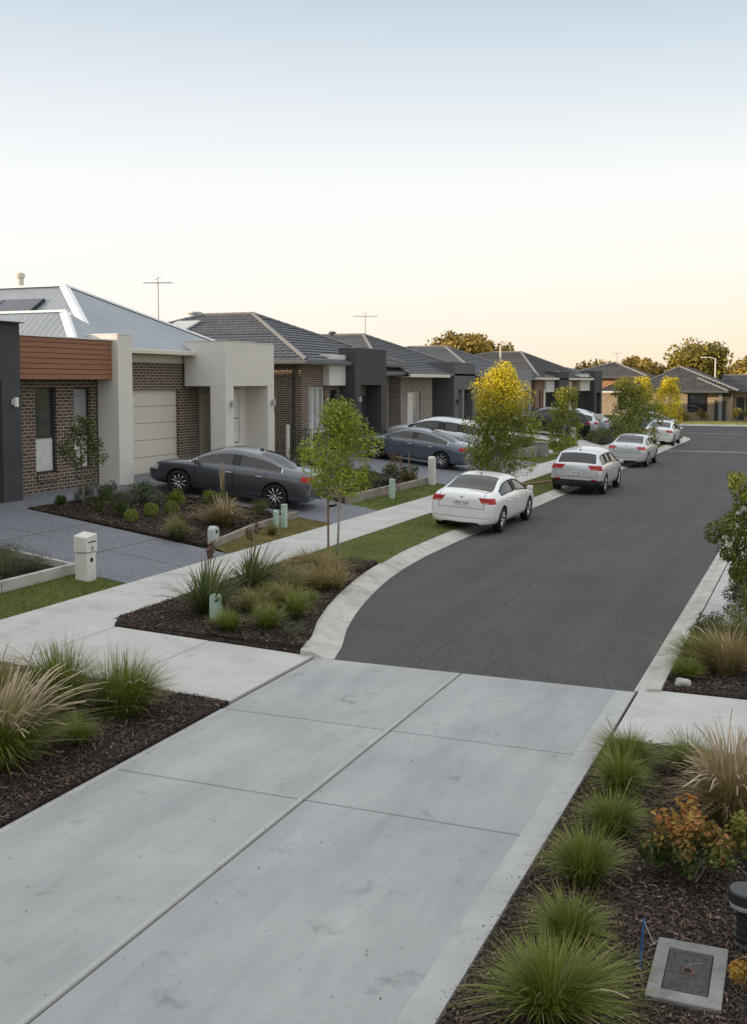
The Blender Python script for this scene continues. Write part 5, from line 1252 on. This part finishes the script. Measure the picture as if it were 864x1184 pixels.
    for k in range(10):
        t0 = 2 * math.pi * (k // 2) / 5 + (.17 if k % 2 else -.17); a = Vector((math.cos(t0), 0, math.sin(t0))); t1 = 2 * math.pi * (k // 2) / 5 + (.30 if k % 2 else -.30); b = Vector((math.cos(t1), 0, math.sin(t1)))
        rim.bar(a * .045 + Vector((0, .072, 0)), b * wr * .72 + Vector((0, .078, 0)), .040, .022)
    rme = rim.mesh('rim')
    for me_, mt in ((tme, ['rubber']), (rme, ['alloy', 'black_trim'])):
        for q in mt: me_.materials.append(M[q])
        me_.polygons.foreach_set('use_smooth', [len(p.vertices) == 4 for p in me_.polygons])
    for ax in spec['axles']:
        for s in (-1, 1):
            wo = bpy.data.objects.new('wheel', tme); COL.objects.link(wo); wo.parent = root; wo.location = (ax, s * .785, wr); wo.rotation_euler = (0, random.uniform(0, 1), 0 if s > 0 else math.pi)
            ro = bpy.data.objects.new('rim', rme); COL.objects.link(ro); ro.parent = wo
    def part(mb, nm, mat, par=root, **k):
        o = mb.build(nm, mat, **k); o.parent = par; return o
    if lowtrim:
        for s in (-1, 1): part(MB().box(-2.14, -2.06, s * .62 - .1, s * .62 + .1, .49, .54), 'reflector', 'tail_red', bevel=.01)
    # cabin seen through the glass
    zs0 = st[7][3]; zt0 = max(s_[4] for s_ in st); xr0, xf0 = st[spec['side'][0]][0] + .12, 1.05
    part(MB().box(xr0, xf0, -.80, .80, .30, .52), 'cabin_floor', 'cabin_trim')
    part(MB().box(xf0 - .42, xf0, -.76, .76, .521, zs0 - .02), 'dashboard', 'cabin_trim', bevel=.05)
    part(MB().box(xr0 - .35 if spec is not HATCH else xr0 + .05, xr0 + .18, -.70, .70, .521, zs0 + .02), 'parcel_shelf', 'cabin_trim', bevel=.03)
    for sx, hh in ((.02, zs0 + .16), (xr0 + .42, zs0 + .10)):
        for s in (-1, 1):
            mb = MB(); mb.obox((sx + .22, s * .37, .60), (.26, 0, .02), (0, .25, 0), (0, 0, .08)); mb.obox((sx - .08, s * .37, (.6 + hh) / 2), (.06, 0, 0), (0, .24, 0), (-.07, 0, (hh - .6) / 2 - .02))
            se = part(mb, 'seat', 'seat_cloth', bevel=.05)
            hd_ = MB().obox((sx - .16, s * .37, hh + .10), (.045, 0, 0), (0, .13, 0), (-.01, 0, .08)).build('headrest', 'seat_cloth', bevel=.04); hd_.parent = se
    sw = MB(); sw.lathe([(.16, -.012), (.185, -.012), (.185, .012), (.16, .012)], 20, axis='Y', close=True)
    for i_ in range(len(sw.v)): x_, y_, z_ = sw.v[i_]; sw.v[i_] = (.56 + y_ * .9 + z_ * -.35, -.37 + x_, zs0 - .04 + z_ * .9)
    part(sw, 'steering_wheel', 'black_trim')
    px, pz = spec['plate']
    pl = part(MB().box(px - .035, px - .02, -.19, .19, pz - .058, pz + .058), 'number_plate', 'plate_white', bevel=.004)
    fc = bpy.data.curves.new('plate_text', 'FONT'); fc.body = plate; fc.size = .098; fc.align_x = 'CENTER'; fc.align_y = 'CENTER'; fc.extrude = .0015
    fo = bpy.data.objects.new('tmpf', fc); COL.objects.link(fo); dg = bpy.context.evaluated_depsgraph_get(); tm = bpy.data.meshes.new_from_object(fo.evaluated_get(dg)); bpy.data.objects.remove(fo)
    tm.transform(Matrix.Translation((px - .038, 0, pz)) @ Matrix(((0, 0, -1, 0), (-1, 0, 0, 0), (0, 1, 0, 0), (0, 0, 0, 1)))); tm.materials.clear(); tm.materials.append(M['plate_ink'])
    to = bpy.data.objects.new('plate_characters', tm); COL.objects.link(to); to.parent = pl
    part(MB().box(px - .012, px + .03, -.42, .42, pz + .075, pz + .092), 'garnish', 'chrome' if not lowtrim else 'galv', bevel=.004)
    part(MB().lathe([(0, -.012), (.034, -.012), (.034, .0), (0, .0)], 14, axis='Y').build('x', 'chrome') and MB().tube([(px + .01, -.03, pz + .15), (px - .012, 0, pz + .165), (px + .01, .03, pz + .15)], .014, 6), 'badge', 'chrome') if False else part(MB().tube([(px + .035, 0, pz + .135), (px - .0, 0, pz + .135)], .034, 14), 'badge', 'chrome')
    for s in (-1, 1):
        mb = MB(); mb.obox((.86, s * .985, .985), (.05, 0, .012 * s), (0, .085, .0), (0, 0, .065)); part(mb, 'wing_mirror', paint, bevel=.03)
        mb = MB(); mb.bar((.86, s * .86, .93), (.86, s * .95, .95), .04, .03); part(mb, 'mirror_arm', 'black_trim')
        for hx_ in (spec['doors'][0] + .14, spec['doors'][2] + .20):
            part(MB().obox((hx_, s * .905, spec['handle']), (.085, 0, 0), (0, .016, 0), (0, 0, .014)), 'door_handle', 'chrome' if chrome else paint, bevel=.008)
    part(MB().tube([(-2.2 if spec is not HATCH else -2.0, -.52, .245), (-2.325 if spec is not HATCH else -2.1, -.52, .24)], .042, 14, cap=False), 'exhaust', 'chrome')
    rz = max(s[4] for s in st); fxn = -.62 if spec is not HATCH else -1.5
    fz = lin(fxn, [(s[0], s[4]) for s in st])
    part(MB().poly([(fxn + .1, 0, fz - .01), (fxn - .06, .018, fz - .02), (fxn - .06, -.018, fz - .02), (fxn - .05, 0, fz + .06), (fxn + .04, .016, fz - .01), (fxn + .04, -.016, fz - .01)], [(0, 4, 3), (0, 3, 5), (4, 1, 3), (5, 3, 2), (1, 2, 3), (0, 5, 4), (4, 5, 2, 1)]), 'roof_antenna', 'black_trim')
    return root
def place(o, x, y, z, yaw, roll=0.0, pitch=0.0, s=1.0):
    o.rotation_mode = 'ZYX' if False else 'XYZ'
    m = Matrix.Translation((x, y, z)) @ Matrix.Rotation(yaw, 4, 'Z') @ Matrix.Rotation(-pitch, 4, 'Y') @ Matrix.Rotation(roll, 4, 'X')
    o.location = m.to_translation(); o.rotation_euler = m.to_euler('XYZ'); o.scale = (s, s, s); return o
kg = 'cars parked along the kerb'
up = R(90)
place(car('parked_car', 'white sedan parked half on the kerb, nearest car on the road', 'car', SALOON, 'paint_white', kg, 'CRG 1UR'), -8.24, 27.7, .06, up, .055, 0, .968)
place(car('parked_car', 'silver hatchback with black lower bumper parked behind the white sedan', 'car', HATCH, 'paint_silver', kg, '1PF 7JZ', lowtrim=True), -7.62, 38.25, .03, up, .04, 0, 1.0)
place(car('parked_car', 'silver sedan parked in front of the silver hatchback on the road', 'car', SALOON, 'paint_silver', kg, 'WTR 4KB', pink=True), -8.02, 50.9, .045, up, .045, 0, .97)
place(car('parked_car', 'farthest pale car parked on the road near the corner', 'car', SALOON, 'paint_white', kg, 'TJF 6AL', pink=True), -8.95, 67.6, .055, up, .05)
sl = .1246
def drive_car(o, x, y, head, z=None, s=1.0):
    zc = T(x, y) + .016 if z is None else z; dx = math.cos(head); dy = math.sin(head); g_ = -.1246
    place(o, x, y, zc, head, math.atan(-dy * g_) * 1.0, math.atan(dx * g_), s)
dg_ = 'cars standing on house driveways'
drive_car(car('parked_car', 'dark grey sedan nosed up the driveway of the cream house', 'car', SALOON, 'paint_grey', dg_, 'GRL 5MT', chrome=True), -14.88, 25.95, math.radians(180 + 11), s=1.0)
drive_car(car('parked_car', 'slate blue sedan on the shared driveway in front of the silver wagon', 'car', SEDAN, 'paint_slate', dg_, 'KDH 2SW', chrome=True), -14.9, 40.1, math.radians(180 + 2))
drive_car(car('parked_car', 'silver wagon on the shared driveway behind the slate sedan', 'car', HATCH, 'paint_silver', dg_, 'RVW 3CB'), -15.35, 44.6, math.radians(180 + 2), s=1.08)
drive_car(car('parked_car', 'black car on a driveway behind the yellow-topped street trees', 'car', HATCH, 'paint_black', dg_, 'BLN 8RD'), -15.1, 63.6, math.radians(180 + 24), s=1.1)
drive_car(car('parked_car', 'white hatchback half hidden by a street tree beside the black car', 'car', HATCH, 'paint_silver', dg_, 'HSM 2PK'), -14.9, 66.9, math.radians(180 + 6))
drive_car(car('parked_car', 'pale blue car beyond the white hatchback, mostly hidden by trees', 'car', SEDAN, 'paint_pale_blue', dg_, 'EFT 7LN'), -15.2, 71.5, math.radians(180 + 4))
drive_car(car('parked_car', 'pale car seen between trees beyond the farthest kerb car', 'car', SEDAN, 'paint_pale_blue', dg_, 'MNX 4DG'), -13.0, 90.0, math.radians(180), z=.02)

# ------------------------------------------------------------------ street furniture and small things
def rounded_post(name, label, cat, x, y, w, d, h, mat, top='round', group=None, yaw=0.0, z=None):
    z = T(x, y) if z is None else z; root = thing(name, label, cat, (x, y, z), group); root.rotation_euler = (0, 0, yaw); mb = MB(); n = 10
    prof = [(-w / 2, -.1), (w / 2, -.1)] + ([(w / 2 * math.cos(math.pi * i / n), h - w / 2 * .8 + w / 2 * .8 * math.sin(math.pi * i / n)) for i in range(n + 1)] if top == 'round' else [(w / 2, h), (-w / 2, h)])
    v = [(-d / 2, a, b) for a, b in prof] + [(d / 2, a, b) for a, b in prof]; m = len(prof)
    mb.poly(v, [tuple(range(m)), tuple(m + i for i in reversed(range(m)))] + [(i, (i + 1) % m, m + (i + 1) % m, m + i) for i in range(m)])
    o = mb.build('body', mat, bevel=.008); o.parent = root; return root
def sub(root, mb, nm, mat, bevel=0): o = mb.build(nm, mat, bevel=bevel); o.parent = root; return o
# letterbox
r = thing('letterbox', 'cream concrete pillar letterbox on the lawn beside the grey driveway', 'letterbox', (-12.05, 15.68, .24)); r.scale = (.82, .82, .82)
sub(r, MB().box(-.16, .16, -.16, .16, -.1, .66), 'pillar', 'mail_cream', .012)
v = [(-.18, -.18, .675), (.18, -.18, .675), (.18, .18, .675), (-.18, .18, .675), (-.18, -.18, 1.03), (.18, -.18, 1.00), (.18, .18, 1.06), (-.18, .18, 1.09)]
hd = sub(r, MB().poly(v, [(3, 2, 1, 0), (4, 5, 6, 7), (0, 1, 5, 4), (1, 2, 6, 5), (2, 3, 7, 6), (3, 0, 4, 7)]), 'box', 'mail_cream', .012)
MBs = MB().box(.176, .184, -.13, .13, .885, .91); o = sub(r, MBs, 'slot', 'dark_void')
sub(r, MB().box(.178, .187, -.04, .04, .70, .80), 'lock_plate', 'galv', .004)
sub(r, MB().box(.181, .190, -.011, .011, .72, .80), 'house_number', 'dark_void')
sub(r, MB().tube([(.15, .0, .50), (.163, .0, .50)], .052, 18), 'paper_hole', 'dark_void')
# service pillars and posts
p = rounded_post('service_pillar', 'pale green service pillar beside the flax in the island bed', 'service pillar', -8.5, 14.2, .16, .15, .40, 'post_green', yaw=.2, z=T(-8.5, 14.2) + .02)
for zz in (.16, .24, .30): sub(p, MB().box(.074, .082, -.04, -.015, zz, zz + .018), 'latch', 'dark_frame')
p = rounded_post('meter_box', 'grey rounded meter box with a small dark window at the garden corner', 'meter box', -12.1, 20.15, .26, .16, .42, 'meter_grey', yaw=.1)
sub(p, MB().box(.078, .086, -.05, .03, .26, .33), 'window', 'dark_void'); sub(p, MB().box(.078, .084, .05, .08, .3, .33), 'latch', 'dark_frame')
p = rounded_post('service_post', 'taller flat topped green post of the pair by the sedan rear wheel', 'post', -12.0, 23.3, .12, .12, .56, 'post_green', 'flat', group='green service posts')
sub(p, MB().box(-.066, .066, -.066, .066, .561, .58), 'cap', 'meter_grey', .01)
rounded_post('service_post', 'shorter green post of the pair by the sedan rear wheel', 'post', -12.12, 23.1, .13, .10, .44, 'post_green', 'round', group='green service posts')
p = rounded_post('service_post', 'pale green post on the front lawn beside the timber edging', 'post', -12.0, 30.45, .16, .14, .58, 'post_green', 'flat', group='green service posts')
sub(p, MB().box(-.076, .076, -.086, .086, .581, .60), 'cap', 'meter_grey', .01)
rounded_post('bollard', 'weathered white round topped bollard beside the slate sedan rear wheel', 'bollard', -12.25, 34.8, .26, .2, .98, 'post_white')
# garden edgings
def edging(label, pts, h, w, mat, name='garden_edging', sink=.12):
    mb = MB(); root = thing(name, label, 'garden edging', (pts[0][0], pts[0][1], T(*pts[0])))
    for a, b in zip(pts, pts[1:]):
        A_ = Vector((a[0], a[1], T(*a) + h / 2 - sink / 2)); B_ = Vector((b[0], b[1], T(*b) + h / 2 - sink / 2)); L = (B_ - A_).length; n = max(1, round(L / 2.2))
        for i in range(n):
            p0 = A_.lerp(B_, i / n + (.012 / L)); p1 = A_.lerp(B_, (i + 1) / n - (.012 / L)); m2 = MB(); m2.bar(p0, p1, w, h + sink)
            m2.build('sleeper', mat, root, bevel=.012)
edging('low weathered timber edging of the cream house garden behind the meter box', [(-11.95, 19.95), (-12.3, 22.3), (-12.42, 24.8)], .17, .09, 'sleeper')
edging('timber edging of the brick house garden along the front lawn', [(-12.42, 27.95), (-12.42, 31.9)], .27, .1, 'sleeper')
edging('timber edging between the pale post and the white bollard', [(-12.42, 32.0), (-12.42, 35.2)], .24, .1, 'sleeper')
edging('smooth concrete edging of the lavender bed beside the letterbox', [(-12.47, 6), (-12.47, 15.95)], .20, .1, 'kerb_concrete')
edging('concrete return edging running from the letterbox up the grey driveway', [(-12.53, 15.99), (-14.6, 15.99)], .16, .08, 'kerb_concrete')
edging('grey stone edging of the raised lawn beyond the shared driveway', [(-12.75, 47.2), (-12.4, 50.0)], .45, .2, 'stone_edge')
p = thing('stone_block', 'squat grey stone block ending the raised lawn edging', 'stone block', (-12.25, 50.4, T(-12.25, 50.4))); sub(p, MB().box(-.32, .32, -.3, .3, -.1, .62), 'block', 'stone_edge', .04)
sub(p, MB().box(-.34, .34, -.32, .32, .622, .68), 'cap', 'stone_edge', .03)
mb = MB(); mb.bar((-9.75, 37.0, .17), (-8.6, 40.0, .15), .14, .12); tag(mb.build('timber_sleeper', 'brown_wood', bevel=.015), 'brown timber sleeper lying on the verge behind the silver hatchback', 'sleeper')
# stakes
def stake(label, x, y, h, mat='brown_wood', w=.035, lean=(0, 0), tie=None):
    r = thing('stake', label, 'stake', (x, y, T(x, y)), 'garden stakes'); mb = MB(); mb.bar((0, 0, -.1), (lean[0], lean[1], h), w, w); sub(r, mb, 'post', mat)
    if tie:
        m2 = MB(); m2.bar((lean[0] * .8, lean[1] * .8, h * .86), (tie[0], tie[1], h * .88), .012, .05); sub(r, m2, 'tie', 'rubber')
    return r
stake('brown wooden stake tied to the lime green street tree', -9.42, 20.28, 1.25, tie=(.15, .1))
stake('left one of the two short stakes by the slate sedan', -12.95, 33.7, 1.0); stake('right one of the two short stakes by the slate sedan', -12.85, 34.15, 1.05)
stake('dark post behind the silver hatchback roof', -12.75, 58.3, 1.2, 'dark_frame', .3); stake('pale round post beside the dark post', -12.6, 59.3, 1.0, 'post_white', .25)
# drain pit
r = thing('drain_pit', 'square concrete pit with a dark iron lid in the mulch', 'drain pit', (-.69, 6.9, .012)); r.rotation_euler = (0, 0, .02)
mb = MB(); O_ = [(-.225, -.375), (.225, -.375), (.225, .375), (-.225, .375)]; I_ = [(-.14, -.26), (.14, -.26), (.14, .26), (-.14, .26)]
mb.poly([(x, y, .05) for x, y in O_] + [(x, y, .05) for x, y in I_] + [(x, y, -.1) for x, y in O_] + [(x, y, -.1) for x, y in I_],
        [f_ for k in range(4) for f_ in ((k, (k + 1) % 4, 4 + (k + 1) % 4, 4 + k), (8 + k, 8 + (k + 1) % 4, (k + 1) % 4, k), (4 + k, 4 + (k + 1) % 4, 12 + (k + 1) % 4, 12 + k), (8 + k, 12 + k, 12 + (k + 1) % 4, 8 + (k + 1) % 4))])
sub(r, mb, 'surround', 'pit_concrete', .008)
ld_ = sub(r, MB().box(-.135, .135, -.255, .255, -.05, .046), 'lid', 'iron_lid', .005)
mb = MB(); mb.box(-.035, .035, -.04, -.028, .046, .052).box(-.035, .035, .028, .04, .046, .052).box(-.035, -.025, -.027, .027, .046, .052).box(.025, .035, -.027, .027, .046, .052); o = mb.build('keyhole_rim', 'seed_brown'); o.parent = ld_
o = MB().box(-.024, .024, -.027, .027, .0462, .0475).build('keyhole', 'dark_void'); o.parent = ld_
for xx, yy_ in ((-.1, .2), (.09, .19), (-.09, -.2), (.1, -.21), (.02, .12), (-.02, .125)): o = MB().lathe([(0, .0475), (.007, .0475), (.007, .044)], 8, c=(xx, yy_, 0)).build('bolt_hole', 'dark_void'); o.parent = ld_
# marker stake
r = thing('marker_stake', 'thin blue plastic marker stake leaning beside the drain pit', 'marker stake', (-.985, 6.85, .05)); mb = MB(); mb.bar((0, 0, -.05), (.015, .05, .30), .014, .014); sub(r, mb, 'rod', 'blue_plastic')
mb = MB(); mb.tube([(.015, .05, .295), (.05, .02, .23), (.09, .0, .17)], .0025, 5); sub(r, mb, 'wire', 'galv')
# bollard light
r = thing('bollard_light', 'black capped bollard light at the lower right edge', 'bollard light', (-.37, 7.42, .04))
sub(r, MB().lathe([(0, -.1), (.085, -.1), (.085, .02), (.07, .03), (.07, .26), (0, .26)], 28), 'base', 'black_metal')
mb = MB()
for i in range(4): mb.lathe([(.068, .06 + i * .05), (.088, .066 + i * .05), (.088, .074 + i * .05), (.068, .08 + i * .05)], 28)
sub(r, mb, 'louvre', 'black_metal')
sub(r, MB().lathe([(.07, .262), (.112, .27), (.116, .285), (.116, .305), (0, .305)], 32), 'collar', 'lamp_grey')
sub(r, MB().lathe([(.118, .306), (.121, .312), (.121, .375), (.114, .385), (.0, .39)], 32), 'cap', 'black_metal')
# stone
bm = bmesh.new(); bmesh.ops.create_icosphere(bm, subdivisions=3, radius=.095)
for v_ in bm.verts: v_.co *= 1 + .22 * math.sin(v_.co.x * 31 + 1) * math.cos(v_.co.y * 23 + v_.co.z * 19); v_.co.z *= .68; v_.co.x *= 1.2
me = bpy.data.meshes.new('garden_stone'); bm.to_mesh(me); bm.free(); tag(link('garden_stone', me, 'pale_rock', smooth=True, loc=(-1.5, 13.66, .075)), 'single pale rock in the corner of the right bed', 'rock')
# fences between the houses
r = thing('metal_fence', 'low dark tubular fence between the cream house and the brick house', 'fence', (-17.4, 34.1, T(-17.4, 34.1)))
mb = MB(); 
for i in range(30): mb.tube([(0, .1 + i * .11, .05), (0, .1 + i * .11, 1.22)], .009, 5)
mb.bar((0, 0, 1.12), (0, 3.4, 1.12), .03, .04); mb.bar((0, 0, .15), (0, 3.4, .15), .03, .04); sub(r, mb, 'railing', 'dark_frame')
for yy_ in (0, 1.9): sub(r, MB().box(-.05, .05, yy_ - .05, yy_ + .05, -.1, 1.36), 'post', 'post_white', .01)
r = thing('timber_fence', 'grey timber paling fence in the gap beside the cream house', 'fence', (-18.9, 35.0, T(-18.9, 35)))
mb = MB()
for i in range(13): mb.box(-.01, .015, -1.1 + i * .16, -1.1 + i * .16 + .15, -.1, 1.75 + .01 * (i % 3))
sub(r, mb, 'palings', 'weathered_wood'); sub(r, MB().box(-.06, -.011, -1.1, .98, 1.3, 1.4), 'rail', 'weathered_wood'); sub(r, MB().box(-.06, -.011, -1.1, .98, .3, .4), 'rail', 'weathered_wood')
# far letterbox
r = thing('letterbox', 'small pale letterbox on a post among the far gardens', 'letterbox', (-12.9, 68.4, T(-12.9, 68.4))); sub(r, MB().box(-.06, .06, -.06, .06, -.1, 1.1), 'post', 'weathered_wood', .01); sub(r, MB().box(-.25, .25, -.16, .16, 1.101, 1.42), 'box', 'post_white', .02); sub(r, MB().box(.246, .256, -.1, .1, 1.28, 1.32), 'slot', 'dark_void')
# far fence and street lamp
r = thing('side_gate', 'dark slatted side gate against the wide house front', 'gate', (-9.2, 104.0, .2)); mb = MB()
for i in range(7): mb.box(.2 + i * .13, .2 + i * .13 + .11, -.03, .0, 0, 1.9)
sub(r, mb, 'slats', 'charcoal_render'); sub(r, MB().box(.1, .19, -.06, .04, -.1, 2.0), 'post', 'dark_frame')
r = thing('street_lamp', 'pale street lamp post with a short arm in front of the largest tree', 'street lamp', (-9.9, 113, .2)); sub(r, MB().tube([(0, 0, -.2), (0, 0, 3), (0, 0, 6.0)], [.10, .085, .07], 10), 'pole', 'trim_cream')
sub(r, MB().tube([(0, 0, 5.9), (-.4, -.1, 6.05), (-.9, -.2, 6.08)], .05, 8), 'arm', 'trim_cream'); sub(r, MB().obox((-1.1, -.25, 6.08), (.28, .06, 0), (-.02, .1, 0), (0, 0, .06)), 'lamp_head', 'trim_cream', .02)


# ------------------------------------------------------------------ sky, sun, camera
SUN_EL, SUN_AZ = R(9.5), R(238)      # azimuth clockwise from +Y: low in the west, behind the left-hand houses
w = bpy.data.worlds.new('World'); scene.world = w; w.use_nodes = True; nt = w.node_tree; nt.nodes.clear()
out = nt.nodes.new('ShaderNodeOutputWorld'); bg = nt.nodes.new('ShaderNodeBackground'); nt.links.new(bg.outputs[0], out.inputs[0])
sky = nt.nodes.new('ShaderNodeTexSky'); sky.sky_type = 'NISHITA'; sky.sun_disc = False; sky.sun_elevation = SUN_EL; sky.sun_rotation = SUN_AZ
tc = nt.nodes.new('ShaderNodeTexCoord'); sp = nt.nodes.new('ShaderNodeSeparateXYZ'); nt.links.new(tc.outputs['Generated'], sp.inputs[0])
SKYR = [(0.0, (.97, .72, .48)), (.05, (.97, .83, .65)), (.10, (.97, .90, .80)), (.18, (.92, .92, .90)), (.26, (.70, .76, .81)), (.335, (.49, .59, .68)), (.5, (.75, .86, 1.0)), (1.0, (1.15, 1.3, 1.5))]
SKYL = [(0.0, (.96, .89, .80)), (.05, (.96, .92, .87)), (.10, (.96, .945, .92)), (.18, (.92, .925, .93)), (.26, (.76, .80, .84)), (.335, (.57, .66, .74)), (.5, (.90, .93, .95)), (1.0, (1.43, 1.46, 1.47))]
dotn = N(nt, 'ShaderNodeVectorMath', operation='DOT_PRODUCT'); nt.links.new(tc.outputs['Generated'], dotn.inputs[0]); dotn.inputs[1].default_value = (-.9, .43, 0)
SKYR = SKYR[:-2] + SKYL[-2:]
rp = mixc(nt, ramp(nt, dotn.outputs['Value'], [(.35, 0.0), (.98, 1.0)]), ramp(nt, sp.outputs[2], SKYR), ramp(nt, sp.outputs[2], SKYL))
mxs = nt.nodes.new('ShaderNodeMix'); mxs.data_type = 'RGBA'; mxs.blend_type = 'ADD'; mxs.inputs[0].default_value = 0.02
nt.links.new(rp, mxs.inputs[6]); nt.links.new(sky.outputs[0], mxs.inputs[7]); nt.links.new(mxs.outputs[2], bg.inputs[0]); bg.inputs[1].default_value = 1.0
sun = bpy.data.lights.new('sun', 'SUN'); sun.energy = 5.0; sun.angle = R(1.0); sun.color = (1.0, .79, .52)
so = bpy.data.objects.new('sun', sun); COL.objects.link(so)
sd = Vector((math.sin(SUN_AZ) * math.cos(SUN_EL), math.cos(SUN_AZ) * math.cos(SUN_EL), math.sin(SUN_EL)))
so.rotation_euler = sd.to_track_quat('Z', 'Y').to_euler(); so.location = (-30, 0, 30)
cam = bpy.data.cameras.new('camera'); co = bpy.data.objects.new('camera', cam); COL.objects.link(co)
cam.sensor_fit = 'AUTO'; cam.sensor_width = 36; cam.lens = 36 * 1250 / 1184; cam.shift_y = -((592 - (442 + 1250 * math.tan(R(4)))) / 1184)
cam.clip_start = .1; cam.clip_end = 4000
co.location = (0, 0, 3.8); co.rotation_euler = (R(86), 0, R(22.5)); scene.camera = co
